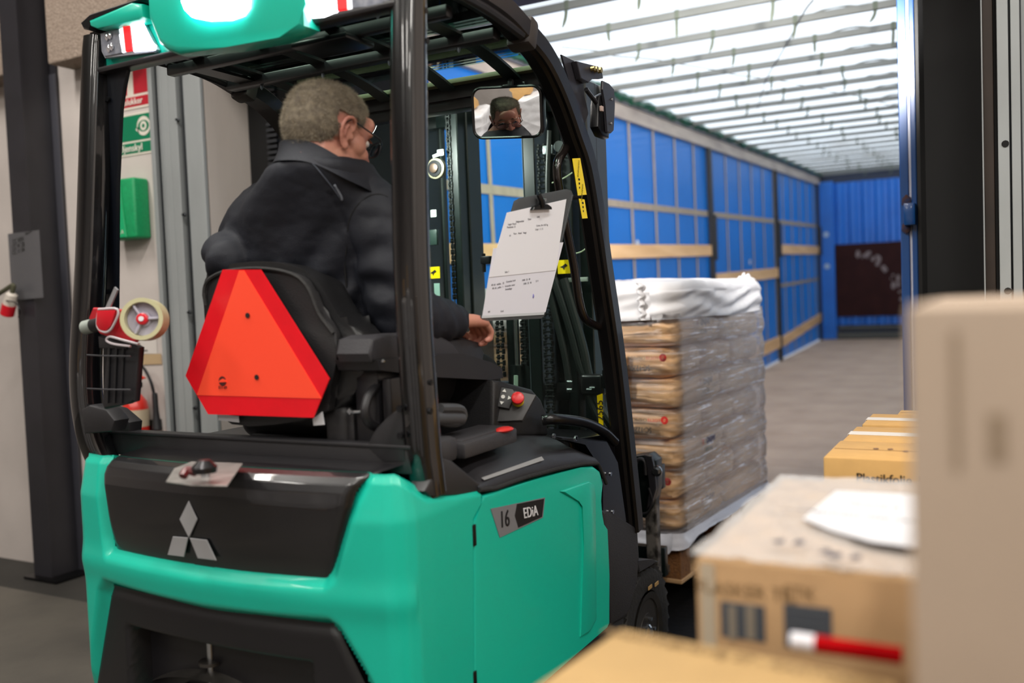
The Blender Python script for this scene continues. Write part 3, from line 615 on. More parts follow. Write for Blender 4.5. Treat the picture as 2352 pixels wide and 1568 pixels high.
b = B(); b.prism([sd(*p, .0004) for p in ((1126, 1168), (1251, 1142), (1246, 1188), (1147, 1234))], (.0012, 0, 0)); bdg = fp('model_badge', b, M('badge_grey', '#77777b', .4), door, smooth=False)
b = B(); b.prism([sd(*p, .0016) for p in ((1186, 1157), (1248, 1145), (1243.5, 1186), (1189, 1211), (1181, 1184))], (.0008, 0, 0)); fp('badge_field', b, M('badge_black', '#161417', .4), bdg, smooth=False)
xd = sd(1250, 1143) - sd(1127, 1168); yd = sd(1160, 1168) - sd(1164, 1205)
text('lettering', '16', .060, M('badge_ink', '#111014', .5), bdg, sd(1157, 1193, .0021), xd, (0, 0, 1), sx=.9, bold=.002)
text('lettering', 'EDiA', .041, M('letter_white', '#d4d4d8', .4), bdg, sd(1216, 1176, .0036), xd, (0, -.12, 1), sx=.92, sp=1.05, bold=.0012)
for zz in ((1206, 1256), (1545, 1600)):
    q0, q1 = sd(1085, zz[0]), sd(1085, zz[1]); ym_ = 1.806 + .036 * (q0.z - .402) / .528 if q0.z < .93 else 1.84; b = B(); b.box((XS - .03, ym_ - .010, q1.z), (XS + .0015, ym_ + .006, q0.z), .001); fp('door_hinge', b, blkp, door)
b = B(); b.box((mx_(XS), 1.885, zbot), (mx_(XS) + .045, 2.62, 1.0), .006); fp('battery_door', b, green)
# black top hood over the battery, with sloping front and corner filler
b = B()
hs = [(1.872, 1.000, 1.03), (1.95, .988, 1.075), (2.10, .985, 1.082), (2.30, .972, 1.075), (2.48, .955, 1.045), (2.60, .935, .985), (2.66, .86, .90)]
def hood(i, j):
    k = i * (len(hs) - 1); a = min(int(k), len(hs) - 2); f = k - a; y = hs[a][0] + (hs[a + 1][0] - hs[a][0]) * f; ze = hs[a][1] + (hs[a + 1][1] - hs[a][1]) * f; zt2 = hs[a][2] + (hs[a + 1][2] - hs[a][2]) * f
    if j < .3: q = j / .3; return V((XS - .002 - .018 * q * q, y, ze - .0 + (zt2 - ze) * .35 * q))
    q = (j - .3) / .7; return V((XS - .02 - .36 * q, y, ze + (zt2 - ze) * (.35 + .65 * math.sin(min(1, q * 2.2) * PI / 2))))
b.grid(hood, 36, 24); fp('hood_cover', b, M('hood_grey', '#262528', .42, bump=.15, bscale=400))
b = B(); ed = [hood(i, 0) + V((.001, 0, -.004)) for i in np.linspace(0, 1, 30)]; b.tube(ed, .006, 8); fp('hood_seal', b, rubber)
b = B(); b.prism([P(*p, x=XS - .006) for p in ((975, 1128), (1018, 1052), (1040, 1058), (1112, 1118), (1105, 1128), (1050, 1135), (990, 1140))], (-.05, 0, 0), .006, 2); fp('corner_filler', b, M('filler_grey', '#2a292b', .5))
b = B(); q = [P(*p, z=1.084) for p in ((1100, 1094), (1180, 1079), (1176, 1087), (1104, 1102))]; b.prism([hood(.08, .2) + V((.002, .0, .004)), hood(.45, .2) + V((.002, 0, .004)), hood(.45, .28) + V((.002, 0, .004)), hood(.08, .28) + V((.002, 0, .004))], (.0005, 0, .0008)); fp('warning_strip', b, M('strip_grey', '#8c8c8c', .5))
b = B(); b.box((XL_ + .01, 1.60, .3), (XS - .04, 2.66, .96), .01); b.box((XL_ + .03, 1.69, .96), (XS - .34, 2.3, 1.078), .012); fp('chassis', b, blkg)
# tool tray and red tag behind the post on the hood
b = B(); q = P(1120, 1010, x=-1.2); b.box((-1.27, 1.86, 1.07), (-1.14, 2.13, 1.11), .008); b.box((-1.255, 1.87, 1.10), (-1.155, 2.12, 1.115), .004); b.box((-1.25, 1.76, 1.07), (-1.15, 1.85, 1.13), .015); fp('side_tray', b, M('tray_grey', '#333235', .5, bump=.15, bscale=300))
b = B(); b.ball(P(1158, 990, x=-1.15) + V((0, 0, .004)), (.022, .036, .008), sub=2); fp('red_release_tab', b, M('red_tab', '#c22420', .4))
# rear cross bar with gussets
b = B(); b.box((-2.20, 1.665, 1.068), (-1.16, 1.715, 1.130), .006, 2); b.box((-2.20, 1.66, 1.126), (-1.16, 1.70, 1.134), .002); cb = fp('rear_crossbar', b, M('crossbar_grey', '#222124', .5, bump=.1, bscale=300))
for q in (((295, 995), (297, 970), (262, 940), (232, 932), (228, 1000)), ((840, 1025), (862, 985), (893, 955), (922, 932), (930, 1060), (880, 1062))):
    b = B(); b.prism([P(*p, y=1.662) for p in q], (0, .045, 0), .005, 2); fp('gusset', b, MATS['crossbar_grey'], cb)
for px in ((921, 938), (922, 1000)): q = P(*px, y=1.655); b = B(); b.cyl(q, q + V((0, -.008, 0)), .008, n=10); fp('bolt', b, dsteel, cb)
# rear posts
rprof = [((.0385 - .0035 * math.exp(-((((k * 10) % 180) - 90) / 9) ** 2)) * math.copysign(abs(math.cos(R(k * 10))) ** .8, math.cos(R(k * 10))), (.0385 - .003 * math.exp(-(((k * 10) - 250) / 10) ** 2)) * math.copysign(abs(math.sin(R(k * 10))) ** .8, math.sin(R(k * 10)))) for k in range(36)]
for sx in (0, 1):
    pts = [(-1.15, 1.713, 1.02), (-1.15, 1.705, 1.07), (-1.152, 1.698, 1.16), (-1.15, 1.682, 1.5), (-1.15, 1.70, 1.9), (-1.152, 1.724, 2.2)] if sx == 0 else [(-2.155, 1.645, 1.04), (-2.18, 1.628, 1.14), (-2.19, 1.628, 1.3), (-2.175, 1.655, 1.6), (-2.165, 1.70, 2.1), (-2.16, 1.71, 2.2)]
    b = B(); b.tube(bez(pts, 6), [.9] + [1] * 100 if False else 1.0, prof=rprof, up=(0, 1, 0)); post = fp('rear_post', b, M('post_black', '#09090c', .24, .2, coat=1), angle=60)
    if sx == 1:
        b = B(); b.prism([P(*p, y=1.70) for p in ((242, 150), (296, 148), (283, 200), (276, 250), (268, 420), (266, 700), (262, 930), (236, 930), (236, 300))], (0, .012, 0), .003, 1); pf = fp('inner_flange', b, M('flange_navy', '#0a0e16', .35), post)
        for q in ((250, 228), (244, 366), (243, 670)): c = P(*q, y=1.698); b = B(); b.cyl(c, c + V((0, -.006, 0)), .007, n=10); fp('bolt', b, dsteel, post)
    else:
        for q in ((986, 878), (986, 944), (975, 25), (978, 95)): c = P(*q, x=-1.118); b = B(); b.cyl(c + V((-.004, 0, 0)), c + V((.006, 0, 0)), .007, n=10); fp('bolt', b, dsteel, post)
# side rails running forward and down into the front pillars
rail = [(1.70, 2.19), (1.80, 2.205), (2.0, 2.205), (2.12, 2.195), (2.22, 2.17), (2.345, 2.13), (2.45, 2.058), (2.552, 1.95), (2.645, 1.82), (2.745, 1.50), (2.83, 1.20), (2.92, .74), (2.935, .64)]
fprof = [(.034, -.026), (.034, .020), (.026, .028), (.014, .022), (.004, .028), (-.024, .028), (-.034, .018), (-.034, -.026)]
for sx in (0, 1):
    x = -1.14 if sx == 0 else mx_(-1.14)
    b = B(); b.tube(bez([(x, *q) for q in rail], 6), 1.0, prof=fprof if sx == 0 else [(a, -c) for a, c in fprof][::-1], up=(1, 0, 0)); fpil = fp('front_pillar', b, M('pillar_black', '#0b090a', .38, 0, spec=.3, coat=.06), angle=25)
    b = B(); b.obox((x, 2.245, 2.165), .075, .05, .085, (1, 0, 0), (0, .92, -.3), .012); fp('rail_clamp', b, M('clamp_rubber', '#2d2826', .6), fpil)
    b = B(); b.tube(bez([(x + .02, 1.75, 2.17), (x + .02, 2.0, 2.17), (x + .02, 2.2, 2.15)], 4), .012, 8); fp('side_rail_trim', b, blkg, fpil)
# roof: beams, louvres, glass
rf = []
b = B(); b.box((-2.14, 1.71, 2.112), (-1.17, 1.76, 2.17), .006); b.box((-2.14, 1.76, 2.135), (-1.17, 1.80, 2.165), .003); fp('roof_beam', b, blkg)
b = B(); b.box((-2.13, 2.135, 2.135), (-1.17, 2.175, 2.165), .005); fp('roof_beam', b, blkg)
b = B(); b.box((-2.13, 1.905, 2.135), (-1.17, 1.935, 2.165), .005); fp('roof_beam', b, blkg)
b = B(); b.box((-2.13, 2.49, 2.085), (-1.16, 2.52, 2.14), .005); b.box((-2.13, 2.50, 2.055), (-1.16, 2.56, 2.11), .005); fh = fp('front_header', b, blkg)
b = B(); b.box((-2.12, 2.455, 2.125), (-1.18, 2.49, 2.14), .003); fp('header_trim', b, M('olive_trim', '#6f7358', .6), fh)
for x in (-2.0, -1.76, -1.52, -1.29):
    b = B(); ps = [V((x, y, 2.168 - .06 * ((y - 1.78) / .7) ** 4)) for y in np.linspace(1.78, 2.47, 12)]; b.tube(ps, 1, prof=[(.024, .004), (-.024, .004), (-.024, -.004), (.024, -.004)], up=(1, 0, 0)); lv = fp('roof_louvre', b, M('louvre_black', '#0c1716', .4))
    for y in (1.79, 2.155): b = B(); b.ball((x, y, 2.132), (.006, .006, .012), sub=1); fp('clip', b, M('clip_grey', '#7c8a94', .3, .6), lv)
for x in (-2.04,):
    b = B(); b.tube([(x, 1.93, 2.15), (x, 2.15, 2.15)], 1, prof=[(.03, .004), (-.03, .004), (-.03, -.004), (.03, -.004)], up=(1, 0, 0)); fp('roof_brace', b, blkp)
gl = M_glass('roof_glass', '#e2f4ec', .03, .02)
for (y0, y1) in ((1.79, 2.14), (2.165, 2.48)):
    b = B(); b.box((-2.13, y0, 2.178), (-1.17, y1, 2.182)); fp('roof_pane', b, gl, smooth=False)
b = B(); b.box((-1.62, 1.86, 2.12), (-1.44, 1.98, 2.135), .004); fp('roof_switch_box', b, blkp)
# rear valance (green) with lamp recesses
YV = 1.70
def vq(px, py, y=YV): return P(px, py, y=y)
b = B(); zl0 = 2.10
b.box((-2.17, YV + .0, 2.115), (-1.15, YV + .03, 2.262), .006)
val = fp('rear_valance', b, M('valance_green', '#0fb59c', .32, coat=.3))
cen = [P(*q, y=YV - .055) for q in ((336, 40), (360, 100), (380, 116), (405, 124), (520, 108), (640, 86), (690, 74), (708, 62), (688, 20), (672, -60), (676, -120), (330, -60))]
b = B(); b.prism(cen, (0, .055, 0), .02, 3); fp('valance_centre', b, MATS['valance_green'], val)
b = B(); b.prism([P(*q, y=YV - .05) for q in ((203, 46), (206, 60), (222, 66), (318, 46), (326, 38), (325, 8), (300, 5))], (0, .05, 0), .008, 2); fp('lamp_hood', b, MATS['valance_green'], val)
b = B(); b.prism([P(*q, y=YV - .045) for q in ((183, 52), (190, 66), (205, 70), (212, 40), (320, 2), (322, -6), (205, 32))], (0, .045, 0), .004, 1); fp('valance_edge', b, blkp, val)
b = B(); b.box((-2.15, 1.675, 2.098), (-1.16, 1.72, 2.114), .006); fp('valance_lip', b, blkg, val)
lampm = M_glass('lamp_lens', '#f4f6ff', .15, .05, .25, '#c9cde0')
LW = 9
def lampset(name, q, segs, ref):
    t = fp(name, (lambda bb: (bb.prism([P(*p, y=YV - .02) for p in q], (0, .02, 0), .004, 2), bb)[1])(B()), M('lamp_bowl', '#b8bcc8', .25, .3), val)
    for (nm, qq, mm, d) in segs:
        b = B(); b.prism([P(*p, y=YV - .024 - d) for p in qq], (0, .006 + d, 0), .002, 1); fp(nm, b, mm, t)
ledw = M_emit('led_white', '#f2f6ff', LW); ledr = M_emit('led_red', '#ff1c20', 1.6); ledh = M_emit('led_hot', '#ff5a40', 1.8)
clearm = M('lamp_clear', '#8f94a4', .15, .4, col2='#c6cad6', vscale=40)
lampset('rear_lamp_cluster', [(229, 76), (325, 50), (356, 112), (352, 120), (240, 134), (232, 118)], [
    ('lens', [(231, 78), (272, 66), (282, 122), (240, 130), (233, 116)], clearm, 0), ('white_segment', [(272, 66), (281, 63), (288, 118), (281, 121)], M_emit('led_soft', '#ffffff', 1.1), .001),
    ('red_segment', [(281, 61), (298, 57), (304, 115), (287, 118)], ledr, .002), ('led_panel', [(299, 57), (325, 50), (345, 96), (356, 103), (354, 114), (306, 118)], ledw, .001)], 0)
for q in ((252, 82), (256, 108), (245, 85), (249, 112)):
    c = P(*q, y=YV - .028); b = B(); b.ball(c, (.008, .003, .01), sub=1); fp('reflector_dot', b, M('reflector', '#f4f4fa', .05, .8), val)
lampset('rear_lamp_cluster', [(690, -50), (694, 12), (704, 34), (716, 44), (745, 44), (876, 20), (886, 6), (890, -50)], [
    ('led_panel', [(692, -48), (697, 14), (706, 34), (718, 42), (745, 42), (772, 27), (768, -48)], ledw, .001), ('red_segment', [(768, -48), (773, 24), (796, 21), (793, -48)], ledr, .002),
    ('white_segment', [(793, -48), (797, 22), (806, 20), (804, -48)], M_emit('led_soft', '#ffffff', 1.1), .001), ('lens', [(804, -48), (808, 20), (872, 14), (884, 2), (886, -48)], clearm, 0)], 0)
b = B(); b.prism([P(*p, y=YV - .075) for p in ((412, 2), (420, 22), (436, 38), (470, 44), (520, 42), (548, 32), (561, 14), (563, -20), (540, -40), (430, -34))], (0, .03, 0), .008, 3); fp('reversing_lamp', b, M_emit('led_bar', '#f0f6ff', 12), val)
# ---- seat
def seatx(z): return 0
so = [P(*p, y=1.70) for p in ((468, 700), (462, 655), (475, 628), (520, 608), (600, 600), (680, 612), (730, 645), (762, 700), (790, 738), (832, 770), (838, 830), (820, 890), (760, 945), (520, 962), (480, 850))]
b = B(); b.prism(bez(so + [so[0]], 4)[:-1], (0, .085, 0), .014, 3); st = fp('seat', b, M('seat_vinyl', '#161618', .45, bump=.1, bscale=120, coat=.2), angle=60)
si = [P(*p, y=1.672) for p in ((475, 700), (472, 665), (485, 640), (525, 622), (600, 616), (670, 628), (708, 658), (735, 720), (768, 765), (772, 830), (755, 900), (735, 955), (530, 975), (490, 880))]
b = B(); b.prism(bez(si + [si[0]], 4)[:-1], (0, .025, 0), .006, 2); fp('seat_back_shell', b, M('seat_shell', '#1c1b1d', .5, bump=.15, bscale=300), st)
b = B(); ps = bez(si[:9], 6); b.tube([p + V((0, -.004, 0)) for p in ps], .005, 6); fp('piping', b, rubber, st)
b = B(); b.box((-1.83, 1.80, 1.10), (-1.36, 2.28, 1.22), .05, 4); b.box((-1.78, 1.78, 1.0), (-1.42, 2.2, 1.12), .02); fp('seat_cushion', b, MATS['seat_vinyl'], st)
tri = [(511, 619), (598, 619), (756, 870), (720, 959), (478, 951), (426, 863)]
b = B(); b.prism([P(*p, y=1.64) for p in tri], (0, .003, 0)); wt = fp('warning_triangle', b, M('reflective_red', '#e0101f', .3, var=.08, vscale=10), st, smooth=False)
b = B(); b.prism([P(*p, y=1.639) for p in ((549, 621), (560, 621), (738, 915), (452, 907))], (0, .001, 0)); fp('triangle_centre', b, M('fluorescent_orange', '#ff4a2c', .5), wt, smooth=False)
for q in ((569, 724), (590, 866)): c = P(*q, y=1.638); b = B(); b.cyl(c, c - V((0, .002, 0)), .0062, n=16); fp('mounting_hole', b, M('hole_black', '#1a0f10', .6), wt)
c = P(511, 875, y=1.638); b = B()
b.lathe([(.012, 0), (.012, .0006)], c, NY, 18); obj('approval_stamp', b, M('stamp_brown', '#4a1410', .6), wt); text('stamp_lettering', 'E11-69', .010, MATS['stamp_brown'], wt, c + V((0, -.0003, -.016)), X_, Z_)
b = B(); b.prism([P(*p, y=1.638) for p in ((505, 873), (512, 869), (519, 872), (521, 877), (503, 878))], (0, -.0012, 0)); obj('stamp_centre', b, M('fluorescent_orange', '#ff4a2c'), wt)
for q in (((500, 950), (547, 956), (549, 970), (502, 965)), ((718, 962), (740, 945), (745, 975), (720, 977))): b = B(); b.prism([P(*p, y=1.66) for p in q], (0, .002, 0)); fp('seat_label', b, M('label_white', '#d0d0d4', .5), st, smooth=False)
b = B(); a = P(780, 960, y=1.72); b.box((a.x - .035, 1.70, 1.09), (a.x + .035, 1.80, 1.215), .02, 3); b.box((a.x + .03, 1.71, 1.1), (a.x + .05, 1.75, 1.2), .004); fp('belt_retractor', b, M('retractor', '#2a292b', .5), st)
b = B(); c = P(806, 944, y=1.69); b.cyl(c, c + V((0.0, -.006, 0)), .008, n=4); b.cyl(c + V((.004, 0, -.002)), c + V((.03, 0.0, 0)), .004, n=8); fp('belt_catch', b, steel, st)
b = B(); b.tube(bez([P(*p, x=-1.28) for p in ((916, 872), (880, 878), (850, 905), (838, 945), (852, 975), (885, 985))], 6), .011, 10); fp('grab_loop', b, blk, st)
# ---- armrest with joystick console
xa0, xa1 = -1.345, -1.245
def ap(px, py): q = P(px, py, x=xa1); return V((xa1, q.y, q.z))
b = B(); b.prism([ap(*p) for p in ((850, 812), (856, 778), (880, 768), (960, 762), (1010, 768), (1040, 785), (1060, 815), (1000, 835), (857, 830))], (-.10, 0, 0), .008, 3); ar = fp('armrest', b, M('armrest_grey', '#2c2b2f', .55, bump=.15, bscale=300))
b = B(); b.prism([ap(*p) + V((.005, 0, 0)) for p in ((980, 820), (1010, 812), (1060, 812), (1125, 832), (1150, 846), (1152, 868), (1120, 872), (1000, 866), (870, 850), (862, 826))], (-.12, 0, 0), 0); fp('console', b, M('console_black', '#1e1d20', .5, bump=.1, bscale=300), ar, smooth=False)
b = B(); b.prism([ap(*p) + V((-.006, 0, 0)) for p in ((1000, 822), (1020, 790), (1030, 782), (1070, 776), (1106, 785), (1118, 810), (1112, 848), (1060, 852), (1000, 852))], (-.10, 0, 0), .008, 3); fp('joystick', b, M('joystick_black', '#232225', .45, bump=.1, bscale=300), ar)
b = B(); b.box((-1.34, 1.70, 1.10), (-1.27, 1.95, 1.30), .01); b.box((-1.26, 1.70, 1.17), (-1.235, 1.90, 1.28), .006); fp('armrest_bracket', b, blkg, ar)
c = P(879, 829, x=-1.236); b = B(); b.ball(c, .006, sub=1); fp('bolt', b, steel, ar)
b = B(); b.tube(bez([P(*p, x=-1.2) for p in ((1000, 965), (1045, 970), (1062, 958), (1055, 940), (1010, 938))], 5), .013, 10); b.cyl(P(985, 962, x=-1.2), P(1058, 962, x=-1.2), .017, n=14); fp('grab_handle', b, M('handle_grey', '#3a3a3c', .5))
# ---- dashboard
xd0 = -1.22
def dq(px, py, x=xd0): return P(px, py, x=x)
b = B(); b.prism([dq(*p) for p in ((1135, 872), (1150, 876), (1225, 893), (1245, 915), (1258, 950), (1262, 1000), (1135, 1005))], (-.34, 0, 0), .015, 3); da = fp('dashboard', b, M('dash_black', '#19191b', .5, bump=.12, bscale=300))
# inclined switch panel facing the operator
A = [P(1138, 888, y=2.20), P(1232, 906, y=2.24), P(1200, 965, y=2.19), P(1134, 968, y=2.16)]
nn = (A[1] - A[0]).cross(A[3] - A[0]).normalized(); nn = nn if nn.y < 0 else -nn
b = B(); b.prism(A, -nn * .02, .004, 2); pa = fp('switch_panel', b, M('panel_grey', '#302f30', .5), da)
xa = (A[1] - A[0]).normalized(); za = nn.cross(xa); za = za if za.z > 0 else -za
kc = P(1156, 914, y=2.195) + nn * .008
b = B(); b.prism([kc + xa * a + za * c for a, c in ((-.03, .028), (.022, .028), (.03, .018), (.024, -.03), (-.03, -.03))], nn * .003, .003, 2); kp = fp('keypad', b, M('keypad_dark', '#1c1c1d', .5), pa)
for k in range(4):
    a = k * PI / 2; d = xa * math.cos(a) + za * math.sin(a); e = -xa * math.sin(a) + za * math.cos(a); c = kc + nn * .0035 + d * .017
    b = B(); b.prism([c + d * .006, c + e * .006 - d * .003, c - e * .006 - d * .003], nn * .0015); fp('arrow_key', b, M('key_white', '#c9c9c4', .5), kp, smooth=False)
b = B(); b.cyl(kc + nn * .0035, kc + nn * .005, .0055, n=14); fp('centre_key', b, MATS['key_white'], kp)
text('key_mark', 'M', .008, MATS['key_white'], kp, kc + nn * .004 - xa * .018 + za * .021, xa, za)
ec_ = P(1190, 922, y=2.20) + nn * .004
b = B(); b.cyl(ec_, ec_ + nn * .014, .0165, .015, n=24); fp('button_base', b, M('button_yellow', '#d8c400', .4), pa)
b = B(); b.lathe([(.009, .012), (.0165, .018), (.018, .026), (.0165, .032), (.010, .035)], ec_, nn, 24); fp('emergency_button', b, M('button_red', '#c4151a', .35), pa)
b = B(); b.tube(bez([P(1245, 965, x=-1.2), P(1275, 962, x=-1.17), P(1340, 970, x=-1.15), P(1385, 990, x=-1.14), P(1412, 1015, x=-1.13)], 6), .0165, 12); fp('grab_rail', b, blkp)
b = B(); b.cyl((-1.86, 2.36, 1.0), (-1.86, 2.26, 1.30), .03, n=14); b.tube([V((-1.86, 2.22, 1.33)) + V((.15 * math.cos(a), .145 * math.sin(a) * .9, .145 * math.sin(a) * .4)) for a in np.linspace(0, 2 * PI, 33)[:-1]], .012, 8, closed=True)
for a in (0, 2.1, 4.2): b.cyl((-1.86, 2.22, 1.33), V((-1.86, 2.22, 1.33)) + V((.15 * math.cos(a), .13 * math.sin(a), .058 * math.sin(a))), .01, n=8)
fp('steering_wheel', b, blk)
b = B(); b.prism([(-1.16, 2.50, 1.02), (-1.16, 2.94, .98), (-1.16, 2.94, .60), (-1.16, 2.60, .60)], (-.98, 0, 0), .01, 2); b.box((-2.13, 2.66, .30), (-1.16, 2.92, .62), .01); cowl = fp('front_cowl', b, blkp)
b = B(); b.prism([P(*p, x=-1.125) for p in ((1268, 1000), (1395, 1012), (1420, 1060), (1440, 1200), (1384, 1190), (1386, 1110), (1372, 1060), (1345, 1018), (1290, 1008))], (-.03, 0, 0), .004, 1); sp_ = fp('side_plate', b, blkp)
for q in ((1321, 1005), (1270, 1001), (1400, 1088), (1405, 1175), (1320, 1007)): c = P(*q, x=-1.12); b = B(); b.cyl(c, c + V((.006, 0, 0)), .007, n=10); fp('bolt', b, steel, sp_)
b = B(); b.box((mx_(-1.16), 2.58, .3), (mx_(-1.13), 2.94, 1.0), .01); fp('side_plate', b, blkp)
# front fender and wheels
b = B(); pf_ = [(1384, 1170), (1396, 1174), (1408, 1180), (1466, 1212), (1470, 1280), (1466, 1330), (1455, 1355), (1445, 1400), (1442, 1418), (1402, 1440)]
b.prism([P(*p, x=XS - .004) for p in pf_], (-.10, 0, 0), .014, 3); fp('front_fender', b, M('fender_black', '#222124', .6, bump=.2, bscale=200))
b = B(); b.prism([P(*p, x=XS - .004) for p in ((1462, 1285), (1500, 1284), (1516, 1290), (1498, 1294), (1470, 1315))], (-.1, 0, 0), .004, 1); fp('wheel_arch', b, MATS['fender_black'])
b = B(); b.box((mx_(XS) + .004, 2.65, .4), (mx_(XS) + .1, 2.95, .68), .014); fp('front_fender', b, MATS['fender_black'])
b = B(); b.box((XL_ + .02, 1.85, .2), (XS - .01, 2.80, .398), .01); fp('floor_skirt', b, M('skirt_black', '#131214', .6))
def wheel(c, r, wd, sgn, nm='front_wheel'):
    ax = V((sgn, 0, 0)); b = B(); b.lathe([(r * .58, 0), (r * .62, wd * .06), (r * .90, wd * .02), (r * .97, wd * .10), (r * .97, wd * .9), (r * .92, wd * .97), (r * .78, wd), (r * .62, wd * .97), (r * .585, wd * .9), (r * .57, wd * .6)], V(c) - ax * wd, ax, 48); t = fp(nm, b, rubber)
    b = B()
    for k in range(30):
        a = k * 2 * PI / 30
        for s_ in (0, 1):
            a2 = a + s_ * PI / 30; q = V(c) - ax * (wd * (.27 if s_ else .73)); d = V((0, math.cos(a2), math.sin(a2))); e = V((0, -math.sin(a2), math.cos(a2))); b.obox(q + d * r * .968, wd * .44, .026, .02, ax + e * (.35 if s_ else -.35) * 1, e)
    tag(fp('tread_block', b, rubber, t), kind='stuff')
    b = B(); b.lathe([(r * .56, -.01), (r * .60, 0), (r * .50, -.005), (r * .46, -.03), (r * .30, -.035), (r * .28, -.008), (r * .12, -.006), (r * .1, .0)], V(c), ax, 40); fp('rim', b, M('rim_grey', '#3a3733', .45, .5, var=.2, vscale=20), t)
    b = B(); b.lathe([(.03, 0), (.03, .012), (.02, .02)], V(c) + ax * -.012, ax, 16)
    for k in range(5): a = k * 2 * PI / 5; q = V(c) + V((0, math.cos(a), math.sin(a))) * r * .2; b.cyl(q - ax * .03, q + ax * .006, .007, n=6)
    fp('hub', b, steel, t); return t
wheel((XS - .012, 3.035, .245), .24, .17, 1); wheel((mx_(XS) + .012, 3.035, .245), .24, .17, -1)
wheel((XC + .14, 1.95, .19), .19, .12, 1, 'rear_wheel'); wheel((XC - .14, 1.95, .19), .19, .12, -1, 'rear_wheel')
for q in ((1493, 1348), (1508, 1340)):
    c = P(*q, x=XS - .008); b = B(); b.box(c - V((.001, .018, .006)), c + V((.002, .018, .006))); fp('tyre_marking', b, M('tyre_tan', '#a08050', .8), fk)
# ---- windshield
b = B(); b.grid(lambda i, j: V((mx_(-1.17) + (mx_(mx_(-1.17)) - mx_(-1.17)) * i, (2.54 + .40 * (1 - j) ** .9 - .02 + .05 * math.sin(i * PI)), .98 + 1.12 * j)), 16, 14); fp('windshield', b, M_glass('windshield_glass', '#d6e6df', .04, .02, .012, '#c8d8d0'))
# ---- mast
def vb(name, pa, pb, y, dy, z0=.08, z1=2.235, pref=700, m=None, parent=None, bev=.004):
    xa, xb = P(pa, pref, y=y).x, P(pb, pref, y=y).x; b = B(); b.box((xa, y, z0), (xb, y + dy, z1), bev, 1); return fp(name, b, m or mastm, parent)
ms = vb('mast_channel', 966, 988, 3.10, .13); vb('mast_channel', 1048, 1066, 3.08, .16); vb('mast_channel', 1066, 1088, 3.14, .10)
vb('mast_rail', 988, 1030, 3.22, .03, m=M('mast_dark', '#0a1412', .4)); vb('mast_lit_edge', 1042, 1044.5, 3.10, .01, m=M('lit_edge_grey', '#5e6a70', .3, .5))  # thin paler strips paint in the lit edges of the mast channels
vb('mast_channel', 1213, 1240, 3.08, .15); vb('mast_rail', 1240, 1300, 3.24, .03, m=MATS['mast_dark']); vb('mast_channel', 1300, 1322, 3.10, .13); vb('mast_channel', 1336, 1362, 3.08, .17); vb('mast_channel', 1364, 1382, 3.16, .1)
vb('mast_lit_edge', 1211.5, 1213, 3.08, .012, m=MATS['lit_edge_grey'])
vb('mast_channel', 1100, 1104, 3.22, .1, z1=1.42, m=mastm)
for (pa, pb) in ((1160, 1178), (1195, 1212), (1226, 1238)): vb('hydraulic_pipe', pa, pb, 3.12, .03, z1=1.5)
for z in (.35, 1.05, 2.16): b = B(); b.box((-2.14, 3.2, z), (-1.30, 3.26, z + .07), .004); fp('mast_crossmember', b, mastm)
q0 = P(1190, 850, y=3.12)
b = B(); b.cyl((q0.x, 3.12, .2), (q0.x, 3.12, P(1190, 838, y=3.12).z), .03, n=18); fp('lift_cylinder', b, mastm)
b = B(); b.cyl((q0.x, 3.12, P(1190, 838, y=3.12).z), (q0.x, 3.12, 1.52), .011, n=14); fp('cylinder_rod', b, steel)
b = B(); b.cyl(P(1185, 890, y=3.08), P(1185, 862, y=3.08), .009, n=4); fp('cylinder_label', b, M('label_green', '#9fb8a4', .5))
def chain(px, py0, py1, y, wd=.026):
    a, c = P(px, py0, y=y), P(px, py1, y=y); a.x = c.x = (a.x + c.x) / 2; b = B(); n = int((a.z - c.z) / .022)
    for k in range(n):
        z = a.z - k * .022; w2 = wd * (.5 if k % 2 else .36)
        for sgn in (-1, 1): b.box((a.x + sgn * w2 - .003, y - .008, z - .016), (a.x + sgn * w2 + .003, y + .008, z + .004))
        b.cyl((a.x - wd * .6, y - .006, z - .006), (a.x + wd * .6, y - .006, z - .006), .0035, n=5)
    t = fp('lift_chain', b, M('chain_steel', '#161a19', .4, .6), smooth=False); tag(t, kind='stuff')
chain(1256, 332, 1000, 3.06, .030); chain(1150, 738, 870, 3.08); chain(1204, 738, 850, 3.08, .02); chain(1038, 250, 700, 3.08, .014)
c = P(1006, 388, y=3.07); b = B(); b.lathe([(.040, 0), (.040, .02), (.030, .024)], c, NY, 32); rl = fp('mast_roller', b, M('roller_cream', '#6e6a58', .4)); b = B(); b.lathe([(.032, .023), (.032, .028)], c, NY, 28); fp('roller_ring', b, blkp, rl); b = B(); b.lathe([(.018, .027), (.018, .034), (.012, .036)], c, NY, 24); fp('roller_hub', b, M('hub_bronze', '#4a3a30', .4, .6), rl)
c = P(1005, 356, y=3.05); b = B(); b.obox(c, .04, .01, .012, (1, 0, .25)); b.box(c + V((.0, -.004, -.005)), c + V((.03, .004, .02)), .002); fp('roller_clip', b, M('clip_white', '#a8acae', .3, .4))
c = P(1277, 345, y=3.06); b = B(); b.box(c + V((-.05, -.01, -.012)), c + V((-.01, .02, .02)), .002); b.cyl(c + V((.02, -.02, .01)), c + V((.02, .02, .01)), .02, n=14); b.cyl(c + V((.035, -.03, -.02)), c + V((.035, .02, -.02)), .012, n=10); fp('chain_anchor', b, M('anchor_steel', '#8f989a', .3, .8))
c = P(1250, 280, y=3.05); b = B(); b.ball(c, (.012, .008, .025), sub=2); fp('roller_side', b, steel)
